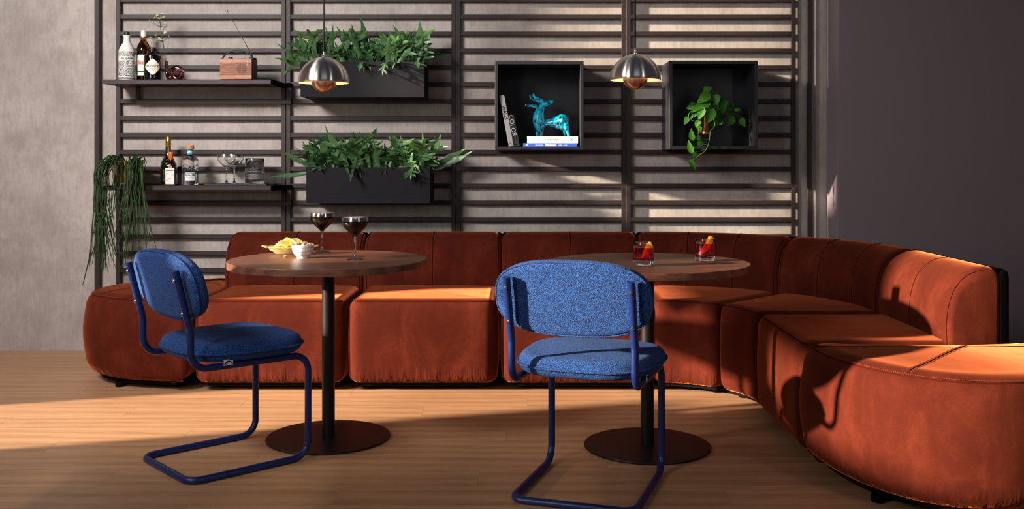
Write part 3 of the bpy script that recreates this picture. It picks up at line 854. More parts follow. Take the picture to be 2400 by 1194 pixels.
for a in (-1.2, -.3, .6, 2.4):
    d = Vector((cos(a), -.3, .25*sin(a))); g = G(); sd = Vector((0, .1, 1)).cross(d).normalized()
    g.add([n1, n1+d*.012+sd*.003, n1+d*.026, n1+d*.012-sd*.003], [(0, 1, 2, 3)]).build('leaf', 'fern_leaf', ft, sharp=None)

# radio
t = thing('radio', 'small wooden radio with black handle and raised aerial on the upper shelf', 'radio', (at(560, 5.70), 5.70, SZ1), -.05)
rw, rh, rd = .092, .120, .052
G().box(-rw, rw, -rd+.004, rd, .002, rh, .004).build('case', 'radio_black', t, sharp=30)
G().box(-rw+.001, rw-.001, -rd-.003, -rd+.005, .003, .026, .001).box(-rw+.001, rw-.001, -rd-.003, -rd+.005, .095, rh-.001, .001).build('wood_panel', 'radio_wood', t, sharp=30)
sg = G()
for i in range(12): z = .0275+i*.0056; sg.box(-rw+.001, rw-.001, -rd-.003, -rd+.005, z, z+.0040, .0006)
o = sg.build('wood_slat', 'radio_wood', t, sharp=None); o['kind'] = 'stuff'
sl = G()
for i in range(11):
    z = .0318+i*.0056; q = (z-.060)/.029
    if abs(q) < 1:
        w_ = .028*sqrt(1-q*q)
        for a, b in ((-w_, -.003), (.003, w_)):
            if b-a > .002: sl.box(.034+a, .034+b, -rd-.0036, -rd-.001, z-.0010, z+.0016)
o = sl.build('speaker_slot', 'slot_black', t, sharp=None); o['kind'] = 'stuff'
G().tube(smooth_path([(-rw+.004, -.02, rh-.012), (-rw+.006, -.02, rh+.008), (-rw+.03, -.02, rh+.032), (-rw+.07, -.02, rh+.043), (0.01, -.02, rh+.044), (.05, -.02, rh+.036), (.078, -.02, rh+.018), (rw-.004, -.02, rh-.012)], 5), .0048, 10).build('handle', 'radio_black', t, sharp=180)
for x, r, h in ((-.044, .012, .011), (.072, .011, .012), (.034, .004, .005), (.022, .004, .005)):
    G().lathe([(0, rh-.001), (r, rh-.001), (r, rh+h-.001), (r-.001, rh+h), (0, rh+h)], 20, (x, -.012, 0)).build('knob', 'radio_black', t)
p0 = Vector((rw-.012, .03, rh)); tip = W(531, 24, 5.73)-Vector((at(560, 5.70), 5.70, SZ1))
g = G(); segs = [0, .3, .55, .78, .98]
for k in range(4): g.tube([p0.lerp(tip, segs[k]), p0.lerp(tip, segs[k+1])], .0026-.00055*k, 8)
g.build('aerial', 'chrome', t); G().tube([p0.lerp(tip, .98), tip], .0026, 8).build('aerial_tip', 'radio_black', t)
G().box(rw-.030, rw-.001, .012, .045, rh-.001, rh+.010, .002).build('aerial_socket', 'radio_black', t)
for z in (.1005, .0925, .087, .0815): G().box(.0655, .0685, -rd-.0036, -rd-.003, z-.0012, z+.0012).build('dial_mark', 'ink_white', t, sharp=None)

# ------------------------------------------------------------------ lower shelf
t = thing('bottle', 'tall dark green cognac bottle with gold neck foil on the lower shelf', 'bottle', (at(394.5, 5.80), 5.80, SZ2), FACE)
G().lathe([(0, 0), (.044, 0), (.0465, .004), (.0475, .02), (.0470, .09), (.0440, .115), (.037, .138), (.027, .156), (.0195, .172), (.0165, .19), (.0150, .225), (.0145, .25), (0, .25)], 40).build('body', 'green_glass', t)
G().lathe([(.0152, .222), (.0158, .224), (.0155, .250), (.0162, .252), (.0162, .258), (.0155, .260), (.0152, .279), (.013, .282), (0, .282)], 28).build('neck_foil', 'gold_foil', t)
g = G(); n_ = 12
for i in range(n_): 
    z0, z1 = .150+.075*i/n_, .150+.075*(i+1)/n_
rr = lambda z: .0163 if z > .20 else .0163+(.20-z)*.16
g.add([(x, -sqrt(max(rr(z)**2-x*x, 0))-.0012, z) for z in [.150+.009*i for i in range(9)] for x in (-.0045, .0045)], [(2*i, 2*i+1, 2*i+3, 2*i+2) for i in range(8)]).build('neck_strip', 'gold_foil', t, sharp=180)
G().lathe([(0, 0), (.0125, 0), (.0135, .001), (.0125, .003), (0, .0034)], 24).map(lambda p: (p.x, -.0315-p.z-(.142-.135-p.y)*-.5*1-.0035, .142+p.y)).build('seal', 'gold_foil', t)
cyl_patch(.0480, -.7, .7, .02, .088, 12).build('label', 'black_cap', t, sharp=180)
for z, w_ in ((.082, .5), (.074, .4), (.066, .4), (.028, .5)): cyl_patch(.0483, -w_-.2, w_-.2, z, z+.0018, 8).build('label_line', 'gold_foil', t, sharp=180)

t = thing('bottle', 'square brown liqueur bottle with orange cap and white label on the lower shelf', 'bottle', (at(401, 5.70), 5.70, SZ2), .12)
h = .031
sq = lambda k: [(x, y) for x, y in superell(h*k, h*k, 5, 40)]
rings = [(0, 1, .90), (.003, 1, 1), (.108, 1, 1), (.116, 1, .97), (.126, 1, .80), (.134, 1, .58), (.140, 1, .42), (.150, 1, .36), (.158, 1, .35)]
g = G(); v = []; f = []
for z, _, k in rings:
    e = 5 if z < .12 else 2.6
    v += [(x, y, z) for x, y in superell(h*k, h*k, e, 40)]
for i in range(len(rings)-1):
    for k in range(40): f.append((i*40+k, i*40+(k+1) % 40, (i+1)*40+(k+1) % 40, (i+1)*40+k))
f.append(tuple(range(40))[::-1]); f.append(tuple(len(v)-40+k for k in range(40)))
g.add(v, f).build('body', 'brown_glass', t, sharp=40)
G().lathe([(.0118, .148), (.0125, .150), (.0128, .166), (.0135, .168), (.0135, .188), (.0122, .191), (0, .191)], 24).build('cap', 'orange_cap', t)
G().box(-.0245, .0245, -h-.0008, -h+.0004, .008, .100).build('label', 'white_label', t, sharp=None)
G().box(-.0055, .0055, -h-.0010, -h+.0002, .100, .122).build('ribbon', 'orange_cap', t, sharp=None)
on_front(text_g('COINTREAU', .0076, bold=.0005), 0, -h-.0014, .086, .08).build('lettering', 'ink_black', t, sharp=None)
on_front(print_row(.018, .004, 2, 5), 0, -h-.0014, .040).build('small_print', 'ink_red', t, sharp=None)
on_front(print_row(.030, .003, 4, 6), 0, -h-.0014, .014).build('small_print', 'ink_grey', t, sharp=None)
rf = random.Random(5)
for k in range(10):
    x = rf.choice((-1, 1))*rf.uniform(.012, .021); z = rf.uniform(.022, .072)
    G().disc((x, -h-.0013, z), rf.uniform(.0014, .0026), 8, (0, -1, 0)).build('label_blossom', 'ink_red' if k % 3 else 'ink_orange', t, sharp=None)

t = thing('bottle', 'clear dimpled tequila bottle with wooden stopper and teal neck band', 'bottle', (at(445.5, 5.74), 5.74, SZ2), FACE)
dim = lambda a, z: 1+(.022*sin(a*12)*sin(z*420) if .085 < z < .142 else 0)
pr = [(0, 0), (.042, 0), (.0455, .003)]+[(.046, .006+i*.0034) for i in range(41)]+[(.044, .148), (.034, .160), (.022, .168), (.017, .178), (.0155, .205), (0, .206)]
G().lathe(pr, 72, mod=dim).build('body', 'clear_glass', t, sharp=180)
G().lathe([(0, .205), (.021, .206), (.0225, .208), (.0225, .228), (.021, .2305), (0, .2305)], 28).build('stopper', 'wood_cap', t)
G().lathe([(.0166, .174), (.0172, .174), (.0166, .203), (.016, .203)], 28).build('neck_band', 'teal_label', t)
on_cyl(text_g('ALTOS', .0155, bold=.0006), .0176, 0, .189).build('lettering', 'ink_white', t, sharp=None)
cyl_patch(.0472, -.66, .56, .026, .076, 12).build('label', 'teal_label', t, sharp=180)
cyl_patch(.0475, -.62, .52, .029, .073, 12).build('label_face', 'white_label', t, sharp=180)
cyl_patch(.0477, -.58, .48, .055, .070, 12).build('label_print', 'ink_grey', t, sharp=180)
on_cyl(print_row(.040, .008, 1, 7), .0479, -.05, .0625).build('small_print', 'ink_white', t, sharp=None)
on_cyl(print_row(.040, .004, 3, 8), .0479, -.05, .044).build('small_print', 'ink_grey', t, sharp=None)

# tray
tx = at(563, 5.75); t = thing('serving_tray', 'thin black rectangular tray under the glasses on the lower shelf', 'tray', (tx, 5.75, SZ2), 0)
g = G().box(-.17, .17, -.095, .095, 0, .004, .001)
g.build('tray_base', 'tray_black', t, sharp=None)
G().box(-.175, -.17, -.1, .1, .001, .011).box(.17, .175, -.1, .1, .001, .011).box(-.17, .17, -.1, -.095, .001, .011).box(-.17, .17, .095, .1, .001, .011).build('tray_rim', 'tray_black', t, sharp=None)
for s in (-1, 1): G().box(s*.186-.012, s*.186+.012, -.05, .05, .007, .011, .001).build('handle', 'tray_black', t, sharp=None)
# coupe glasses (bowl radius .054, height .172)
def coupe(loc, label, filled, group):
    t = thing('coupe_glass', label, 'glass', loc, 0, group)
    out = [(0, 0), (.034, 0), (.0352, .0012), (.030, .003), (.016, .0065), (.008, .012), (.0048, .022), (.0040, .045), (.0040, .078), (.0052, .090), (.012, .099), (.026, .112), (.041, .127), (.0505, .141), (.0540, .152), (.0535, .163), (.0515, .172)]
    inn = [(.0503, .172), (.0523, .163), (.0528, .152), (.0493, .1416), (.040, .1285), (.025, .1138), (.011, .1015), (0, .099)]
    G().lathe(out+inn, 56).build('glass_body', 'clear_glass', t, sharp=180)
    G().lathe([(.0543, .156), (.0540, .163), (.0521, .1726), (.0498, .1726), (.0500, .1715), (.0522, .163), (.0526, .157)], 56).build('rim_band', 'silver_band', t, sharp=60)
    if filled:
        G().lathe([(0, .0986), (.011, .1010), (.0255, .1134), (.0405, .1280), (.0498, .1413), (.0533, .152), (.0527, .160), (0, .160)], 48).build('drink', 'coffee', t, sharp=50)
        G().lathe([(.0519, .160), (.0512, .165), (.0503, .1695), (.049, .1705), (.03, .1712), (0, .1712)], 48).build('foam', 'foam', t, sharp=50)
    return t
tz = SZ2+.0042
coupe((at(549, 5.69), 5.69, tz), 'empty silver-rimmed coupe at the front of the black tray', False, None)
coupe((at(531, 5.797), 5.797, tz), 'empty silver-rimmed coupe behind the other one on the tray', False, None)
t = thing('mixing_glass', 'cut crystal mixing glass standing on the black tray', 'glass', (at(597, 5.75), 5.75, tz), .1)
cut = lambda a, z: 1+(.035*(abs(sin(a*14))-.5) if z < .095 else .008*(abs(sin(a*10))-.5))+(.025*(abs(sin(z*200))-.5) if .02 < z < .095 else 0)
pr = [(0, 0), (.050, 0), (.0525, .002)]+[(.0535, .004+.0026*i) for i in range(36)]+[(.0535, .10), (.0535, .125), (.0535, .150), (.0525, .1515), (.0508, .150), (.0505, .10), (.0500, .03), (.047, .018), (0, .016)]
G().lathe(pr, 112, mod=lambda a, z: cut(a, z)).build('glass_body', 'cut_glass', t, sharp=180)

# ------------------------------------------------------------------ hanging plant on the lower shelf
hx, hy = at(298, 5.735), 5.735
t = thing('hanging_plant', 'trailing rhipsalis in a brass pot hanging from the lower shelf', 'plant', (hx, hy, SZ2), 0)
G().lathe([(0, 0), (.060, 0), (.070, .006), (.080, .06), (.0835, .115), (.0835, .135), (.081, .137), (.079, .133), (.078, .11), (0, .105)], 48).build('pot', 'brass', t)
G().lathe([(0, .106), (.078, .1062), (0, .122)], 24).build('soil', 'soil', t)
rs = random.Random(11)
def strand():
    a = (rs.uniform(-pi*.98, -pi*.62) if rs.random() < .5 else rs.uniform(-pi*.38, 0) if rs.random() < .55 else rs.uniform(-pi*.95, -.05)) if rs.random() < .85 else rs.choice((-pi, 0))+rs.uniform(-.3, .25)
    r0 = rs.uniform(0, .055); b = a+rs.uniform(-.5, .5)
    s0 = Vector((r0*cos(a), r0*sin(a)*.7, .115))
    R_ = rs.uniform(.088, .16); hang = Vector((R_*cos(b), R_*sin(b), 0))
    if hang.x < -.07: hang.y -= rs.uniform(0, .05)
    top = s0.lerp(hang, rs.uniform(.4, .7)); top.z = .125+rs.uniform(.0, .055)
    if hx+hang.x > -2.36 and hang.y > 5.612-hy: hang.y = 5.612-hy-rs.uniform(.0, .06)   # clear of the shelf edge
    hang.y = min(hang.y, .05)
    left = (hang.x+.16)/.32
    ln = rs.choice((rs.uniform(.10, .30), rs.uniform(.25, .50), rs.uniform(.35, .56)))+(.20*rs.random() if left < .4 else 0)
    ln = min(ln, .54)
    pts = [s0, top, Vector((hang.x, hang.y, .075+rs.uniform(-.03, .035)))]
    k = max(4, int(ln/.07)); x, y = hang.x, hang.y; dr = rs.gauss(0, .006); cv = rs.gauss(0, .0022)
    for i in range(1, k+1):
        dr += cv+rs.gauss(0, .003)
        x += dr; y += rs.uniform(-.005, .003)
        if hx+x > -2.37: y = min(y, 5.610-hy)
        pts.append(Vector((x, y, .065-ln*i/k)))
    P = smooth_path(pts, 3); n_ = len(P); f = rs.uniform(.65, 1.3)
    rr = [f*(.0027+.0012*sin(pi*min(1, i/n_*1.1))+.0006*sin(i*1.7)) for i in range(n_)]
    rr[-1] = .0006; rr[-2] *= .7
    return P, rr
forks = G()
for i in range(84):
    P, rr = strand(); G().tube(P, rr, 5, flat=.6).build('strand', 'rhipsalis_green', t, sharp=180)
    for q in range(rs.choice((0, 1, 1, 2))):           # thin side shoots
        j = rs.randint(len(P)//2, len(P)-2); L_ = min(rs.uniform(.06, .18), max(.02, P[j].z+.48)); d = rs.choice((-1, 1))*rs.uniform(.01, .03)
        forks.tube(smooth_path([P[j], P[j]+Vector((d*.6, -.006, -L_*.25)), P[j]+Vector((d, -.01, -L_*.6)), P[j]+Vector((d*1.1, -.01, -L_))], 3), [.0022, .0022, .0021, .002, .0019, .0018, .0016, .0013, .001, .0006], 4)
o = forks.build('side_shoots', 'rhipsalis_green', t, sharp=180); o['kind'] = 'stuff'
# the longest runner at the left
P = smooth_path([(-.03, -.03, .115), (-.10, -.05, .14), (-.145, -.08, .05), (-.15, -.10, -.15), (-.155, -.12, -.34), (-.175, -.14, -.48), (-.19, -.15, -.555)], 5)
G().tube(P, [.0035]*(len(P)-4)+[.003, .0024, .0018, .0008], 6).build('strand', 'rhipsalis_green', t, sharp=180)

# ------------------------------------------------------------------ fern planters
def frond_mesh(seed, lobes):
    r = random.Random(seed); g = G(); N = 11
    bend = r.uniform(.2, 1.5); tw = r.uniform(-.9, .9) if lobes else r.uniform(-.35, .35); wmax = r.uniform(.05, .08)
    P = [Vector((0, 0, 0))]; ang = 0; ph = r.uniform(0, 6); A = [0]
    for i in range(1, N):
        ang = bend*(i/(N-1))**1.5; P.append(P[-1]+Vector((0, sin(ang), cos(ang)))/(N-1)); A.append(ang)
    def blade(P, dirs, W_, ph, wav):
        v = []; f = []; n = len(P)
        for i, (p, (sd, nm)) in enumerate(zip(P, dirs)):
            s = i/(n-1); w_ = W_*(min(1, .16+s*2.1))*(1-s**3.2)**.8*(1+wav*sin(s*15+ph))
            if i == n-1: w_ = .002
            k = .3*w_*(1+.6*sin(s*9+ph))
            v += [p-sd*w_+nm*k, p, p+sd*w_*(1+.25*sin(s*11+ph*2))+nm*k]
        for i in range(n-1): b = 3*i; f += [(b, b+1, b+4, b+3), (b+1, b+2, b+5, b+4)]
        g.add(v, f)
    D = []
    for i in range(N):
        q = Matrix.Rotation(tw*i/(N-1), 3, Vector((0, sin(A[i]), cos(A[i]))))
        D.append((q @ Vector((1, 0, 0)), q @ Vector((0, cos(A[i]), -sin(A[i]))).normalized()*-1))
    blade(P, D, wmax, ph, .28)
    for k in range(lobes):
        i = r.randint(3, 7); sgn = 1 if k % 2 else -1; sd, nm = D[i]; t_ = Vector((0, sin(A[i]), cos(A[i])))
        d = (sd*sgn*r.uniform(.7, 1)+t_*r.uniform(.5, .9)).normalized(); L_ = r.uniform(.24, .5); M = 7
        pp = [P[i]+d*L_*j/(M-1)+nm*(-.10*(j/(M-1))**2*L_*r.uniform(0, 2)) for j in range(M)]
        s2 = d.cross(nm).normalized(); blade(pp, [(s2, nm)]*M, wmax*.72, r.uniform(0, 6), .15)
    return g
FM = []
for i in range(10):
    o = frond_mesh(100+i, (0, 5, 0, 4, 6, 3, 5, 1, 4, 6)[i]).build('frond', 'fern_leaf', None, sharp=180); FM.append(o.data); bpy.data.objects.remove(o)
def planter(x0, x1, zt, zb, label, seed, special):
    yf, yb = 5.63, RY-.002; t = thing('fern_planter', label, 'planter', ((x0+x1)/2, (yf+yb)/2, zb), 0, 'black wall planters with ferns')
    h, d, H = (x1-x0)/2, (yb-yf)/2, zt-zb; k = .006
    g = G().box(-h, h, -d, d, 0, k).box(-h, h, -d, -d+k, k, H).box(-h, h, d-k, d, k, H).box(-h, -h+k, -d+k, d-k, k, H).box(h-k, h, -d+k, d-k, k, H)
    g.build('planter_box', 'planter_black', t, sharp=None)
    G().box(-h+k, h-k, -d+k, d-k, H-.05, H-.03).build('soil', 'soil', t, sharp=None)
    r = random.Random(seed)
    def put(x, y, s, tilt, yaw, mi):
        down = tilt > 1.55 and abs(abs(yaw)-pi) < .6      # hangs over the front rim
        z = H-.028
        if down: y, z = -d+.012, H+.004
        o = link('frond', FM[mi], t, (x, y, z))
        # frond grows along +z and bends towards +y; yaw chooses the direction it leans to
        if abs(abs(yaw)-pi/2) < .45 and not down: R_ = Matrix.Rotation(-tilt*yaw/abs(yaw), 3, 'Y') @ Matrix.Rotation(pi+r.uniform(-.5, .5), 3, 'Z')
        else: R_ = Matrix.Rotation(yaw, 3, 'Z') @ Matrix.Rotation(-tilt, 3, 'X')
        o.rotation_euler = R_.to_euler(); o.scale = (s*r.uniform(.9, 1.25), s, s)
    n = 105
    for i in range(n):
        x = -h+.03+(2*h-.06)*((i*.618) % 1); y = r.uniform(-d+.03, d*.1)
        edge = x/h
        yaw = r.uniform(-pi, pi)
        if r.random() < .45: yaw = r.choice((-1, 1))*pi/2+r.uniform(-.3, .3)
        if abs(edge) > .7 and r.random() < .6: yaw = -edge/abs(edge)*pi/2+r.uniform(-.6, .6)
        up = r.random()
        s = r.uniform(.13, .21) if up < .8 else r.uniform(.21, .27)
        tilt = r.uniform(.1, 1.3) if up < .8 else r.uniform(.05, .45)
        if sin(-yaw+pi/2) > .2 and tilt > .3: tilt *= .5        # those leaning to the wall stay upright
        put(x, y, s, tilt, yaw, r.randrange(10))
    for x, y, s, tilt, yaw, mi in special: put(x, y, s, tilt, yaw, mi)
    return t
PI = pi
planter(-1.238, -.542, 1.687, 1.489, 'upper black planter of green ferns, behind the left pendant lamp', 21,
    [(-.30, -.04, .22, 1.25, PI/2, 0), (-.31, -.02, .24, .95, PI/2, 2), (-.26, -.05, .22, 1.45, PI/2, 5), (-.20, 0, .24, .35, PI/2, 2), (-.16, -.02, .25, .25, PI/2-.3, 7), (-.05, -.02, .27, .35, PI/2, 7), (.02, 0, .32, .12, PI/2, 2),
     (.29, -.02, .25, .4, -PI/2, 0), (.31, -.02, .28, .05, -PI/2, 7), (.22, -.03, .23, .9, PI/2, 0), (.30, -.06, .16, 1.7, PI+.2, 7), (.0, -.08, .15, 1.9, PI, 0), (.15, -.08, .13, 1.8, PI-.4, 3)])
planter(-1.205, -.511, 1.092, .89, 'lower black planter of dark green ferns, above the left table', 22,
    [(-.22, 0, .28, .08, PI/2, 2), (-.30, -.04, .24, 1.0, PI/2, 0), (-.31, -.06, .26, 1.7, PI/2+.4, 2), (-.14, 0, .23, .4, -PI/2, 7), (.10, 0, .25, .2, -PI/2, 5), (.28, 0, .26, .6, -PI/2, 7), (.31, 0, .28, 1.05, -PI/2, 0), (.32, -.02, .30, 1.2, -PI/2, 2),
     (-.08, -.09, .16, 1.95, PI, 2), (-.13, -.08, .14, 1.7, PI+.3, 0), (.16, -.06, .22, .2, -PI/2, 9), (.25, -.08, .13, 1.7, PI, 4)])

# ------------------------------------------------------------------ wall cubes
def cube(x0, zb, label):
    S_ = .496; yf, yb = 5.595, RY-.001; D_ = yb-yf; k = .018
    t = thing('wall_cube', label, 'shelf', (x0+S_/2, yb, zb), 0, 'open black wall cubes'); h = S_/2
    for n_, b in (('bottom_board', (-h, h, 0, k)), ('top_board', (-h, h, S_-k, S_)), ('side_board', (-h, -h+k, k, S_-k)), ('side_board', (h-k, h, k, S_-k))):
        G().box(b[0], b[1], -D_, 0, b[2], b[3], .0012).build(n_, 'niche_black', t, sharp=None)
    G().box(-h+k, h-k, -.012, -.001, k, S_-k).build('back_board', 'niche_black', t, sharp=None)
    for x in (-.175, .175):
        for z in (.425, .325, .035):
            G().lathe([(0, 0), (.0058, 0), (.0058, .002), (.004, .0028), (.0032, .001), (0, .001)], 12).map(lambda p: (x+p.x, -.012-p.z, z+p.y)).build('screw', 'rack_paint', t)
    return t
cube(-.143, 1.190, 'open black wall cube holding books and the turquoise figurine')
cube(.832, 1.193, 'open black wall cube holding the trailing vine')
N1 = 1.190+.018; N2 = 1.193+.018

# books: leaning and lying
def book(name, label, loc, th, length, depth, mat, rot_y=0, flat=False):
    t = thing('book', label, 'book', loc, 0, 'books in the left wall cube'); t.rotation_euler = (0, rot_y, 0)
    c = .003
    if flat:
        G().box(0, length, 0, depth, 0, c).box(0, length, 0, depth, th-c, th).box(0, length, 0, c, c, th-c).build('cover', mat, t, sharp=None)
        G().box(.003, length-.003, c, depth-.004, c, th-c).build('pages', 'paper', t, sharp=None)
    else:
        G().box(0, c, 0, depth, 0, length).box(th-c, th, 0, depth, 0, length).box(c, th-c, 0, c, 0, length).build('cover', mat, t, sharp=None)
        G().box(c, th-c, c, depth-.004, .003, length-.003).build('pages', 'paper', t, sharp=None)
    return t
lean = -math.radians(10.5)
t = book('book', 'tall pale grey book leaning against the left side of the cube', (at(1192.5, 5.63), 5.625, N1+.0002), .027, .292, .19, 'book_grey', lean)
on_front(text_g('WALLS', .026, bold=.0008), .0135, -.0006, .192, -pi/2).build('lettering', 'ink_black', t, sharp=None)
on_front(print_row(.010, .005, 1, 9), .0135, -.0006, .018, 0).build('small_print', 'ink_black', t, sharp=None)
t = book('book', 'shorter black book leaning against the pale grey book', (at(1192.5, 5.63)+.027/cos(lean)+.0012, 5.627, N1+.0002), .033, .176, .17, 'book_black', lean)
on_front(text_g('COLOR', .036, bold=-.0003), .0135, -.0006, .118, -pi/2).build('lettering', 'ink_white', t, sharp=None)
on_front(print_row(.060, .008, 2, 10), .0165, -.0006, .040, -pi/2).build('small_print', 'ink_grey', t, sharp=None)
bx = at(1226, 5.63)
t = book('book', 'blue book lying at the bottom of the stack in the cube', (bx, 5.63, N1), .020, .303, .215, 'book_blue', flat=True)
on_front(text_g('bauhaus', .019, bold=.0009), .157, -.0006, .0095).build('lettering', 'ink_white', t, sharp=None)
on_front(print_row(.046, .004, 2, 11), .092, -.0006, .010).build('small_print', 'ink_white', t, sharp=None)
on_front(print_row(.054, .004, 2, 12), .227, -.0006, .010).build('small_print', 'ink_white', t, sharp=None)
for dx, dz, r in ((0, 0, .0035), (-.004, .002, .002), (.004, .002, .002), (-.003, -.003, .002), (.003, -.003, .002)):
    G().disc((.020+dx, -.0006, .010+dz), r, 10, (0, -1, 0)).build('spine_emblem', 'ink_white', t, sharp=None)
bx2 = at(1235.5, 5.635)
t = book('book', 'thick white book on the blue book under the figurine', (bx2, 5.635, N1+.020), .038, .286, .21, 'book_white', flat=True)
on_front(text_g('KINFOLK', .015), .145, -.0006, .019).build('lettering', 'ink_grey', t, sharp=None)
for dx in (-.062, .062): on_front(print_row(.026, .003, 2, 13), .145+dx, -.0006, .019).build('small_print', 'ink_grey', t, sharp=None)
G().add([(.245, -.0006, .019), (.253, -.0006, .0145), (.253, -.0006, .0235)], [(0, 1, 2)]).build('spine_mark', 'ink_black', t, sharp=None)
BT = N1+.020+.038

# turquoise antelope figurine
def Q(cx, cy, dy=0): return W(1200+cx/7.96, 200+cy/7.96, 5.715+dy)
k = 5.715/F/7.96
g = G()
def limb(pts, n=16):
    P = [Q(a, b, d) for a, b, r, d in pts]; R = [r*k for _, _, r, _ in pts]
    PP = smooth_path(P, 4); RR = []
    for i in range(len(R)-1):
        for j in range(4): RR.append(R[i]+(R[i+1]-R[i])*j/4)
    RR.append(R[-1]); g.tube(PP, RR, n)
limb([(640, 330, 30, 0), (585, 375, 55, 0), (540, 450, 84, 0), (508, 560, 112, 0), (508, 670, 124, 0), (530, 770, 100, 0), (545, 830, 62, 0)])
limb([(560, 690, 60, 0), (650, 695, 60, .004), (740, 690, 82, .004), (840, 685, 128, .004), (930, 680, 160, .004), (1010, 685, 135, .004), (1065, 695, 78, .004), (1085, 700, 30, .004)])
limb([(560, 365, 48, 0), (640, 345, 52, 0), (715, 322, 43, 0), (765, 308, 33, 0), (775, 305, 16, 0)])
limb([(470, 400, 34, -.012), (400, 385, 34, -.014), (320, 378, 30, -.016), (255, 368, 26, -.016), (235, 366, 14, -.016)])
limb([(590, 320, 36, -.008), (535, 272, 32, -.010), (470, 240, 30, -.010), (415, 208, 27, -.010), (402, 165, 22, -.010), (400, 145, 10, -.010)])
limb([(560, 320, 30, .012), (480, 290, 25, .012), (400, 268, 23, .012), (352, 240, 20, .012), (338, 195, 15, .012), (338, 165, 9, .012)])
limb([(540, 780, 66, -.012), (545, 860, 46, -.014), (545, 915, 33, -.014), (548, 950, 30, -.014)])
limb([(480, 780, 56, .014), (474, 860, 38, .016), (472, 915, 30, .016), (472, 950, 28, .016)])
limb([(1000, 720, 70, -.022), (1018, 790, 52, -.026), (1040, 870, 36, -.026), (1062, 950, 26, -.026)])
limb([(965, 760, 60, .026), (975, 850, 36, .028), (985, 910, 26, .028), (990, 950, 22, .028)])
mz = min(p.z for p in g.v); bc = Q(700, 940); g.map(lambda p: (p.x-bc.x, p.y-5.715, p.z-mz-.0012))
at_ = thing('antelope_figurine', 'glossy turquoise antelope figurine with raised horns standing on the white book', 'figurine', (bc.x, 5.715, BT+.0006), 0)
remeshed(g, 'figurine_body', 'turquoise_glaze', at_, .0024, 6)

# vine in a copper vase
def V(cx, cy, y): return W(1580+cx/5.425, 190+cy/5.425, y)
vc = V(402, 720, 5.70); 
t = thing('trailing_vine', 'heart-leaved green vine trailing from a copper vase in the cube', 'plant', (vc.x, 5.70, N2), 0); B0 = Vector((vc.x, 5.70, N2))
zv = vc.z-N2+.002
G().lathe([(0, zv), (.016, zv+.002), (.030, zv+.010), (.036, zv+.022), (.034, zv+.034), (.026, zv+.050), (.020, zv+.070), (.0165, zv+.095), (.0115, zv+.120), (.0112, zv+.128), (.0098, zv+.126), (.010, zv+.110), (0, zv+.105)], 36).build('vase', 'copper', t)
for a in (.6, 2.2, 3.9, 5.5):
    ca, sa = cos(a), sin(a)
    G().tube(fillet([(.034*ca, .034*sa, zv+.030), (.046*ca, .046*sa, zv-.004), (.040*ca, .040*sa, .002)], .01, 4), .0017, 6).build('stand_leg', 'black_steel', t)
G().tube([(.0405*cos(2*pi*i/24), .0405*sin(2*pi*i/24), zv+.014) for i in range(24)], .0015, 5, closed=True).build('stand_ring', 'black_steel', t)
def vine(pts, r=.0016): G().tube(smooth_path([V(*p)-B0 for p in pts], 5), r, 6).build('vine_stem', 'stem_green', t, sharp=180)
mouth = (372, 440, 5.70)
vine([(372, 470, 5.70), mouth, (400, 380, 5.66), (470, 420, 5.62), (520, 560, 5.59), (465, 630, 5.568), (455, 700, 5.562), (438, 800, 5.56), (395, 890, 5.56), (320, 945, 5.558), (215, 1025, 5.557), (200, 1012, 5.556)], .0018)
vine([(372, 470, 5.70), mouth, (350, 330, 5.68), (330, 250, 5.66), (400, 150, 5.65)]); vine([(372, 470, 5.70), mouth, (440, 300, 5.68), (500, 230, 5.65), (560, 230, 5.66)])
vine([(372, 470, 5.70), mouth, (300, 360, 5.64), (200, 400, 5.61), (190, 480, 5.60), (290, 520, 5.60)]); vine([(372, 470, 5.70), mouth, (480, 330, 5.72), (620, 460, 5.75), (660, 470, 5.76), (770, 420, 5.77), (860, 470, 5.77)])
vine([(455, 745, 5.562), (340, 752, 5.562), (236, 738, 5.56)], .0012); vine([(395, 870, 5.56), (310, 895, 5.56), (232, 905, 5.558)], .0012); vine([(380, 910, 5.56), (300, 930, 5.558), (240, 920, 5.557)], .0012)
vine([(440, 800, 5.562), (370, 808, 5.562), (300, 790, 5.56)], .0012); vine([(345, 540, 5.60), (310, 620, 5.585), (310, 690, 5.575), (330, 720, 5.57)], .0012)
for q in ((470, 650), (410, 670), (330, 665)):
    pass
G().tube(smooth_path([(.037*cos(a), .037*sin(a), zv+.034+.006*sin(a*2)) for a in [i*.5-3.6 for i in range(14)]], 3), .0012, 5).build('vine_stem', 'stem_dark', t, sharp=180)
G().tube(smooth_path([((.014+.0018*i)*cos(a), (.014+.0018*i)*sin(a), zv+.115-.0075*i) for i, a in enumerate([i*.7 for i in range(11)])], 3), .0012, 5).build('vine_stem', 'stem_dark', t, sharp=180)
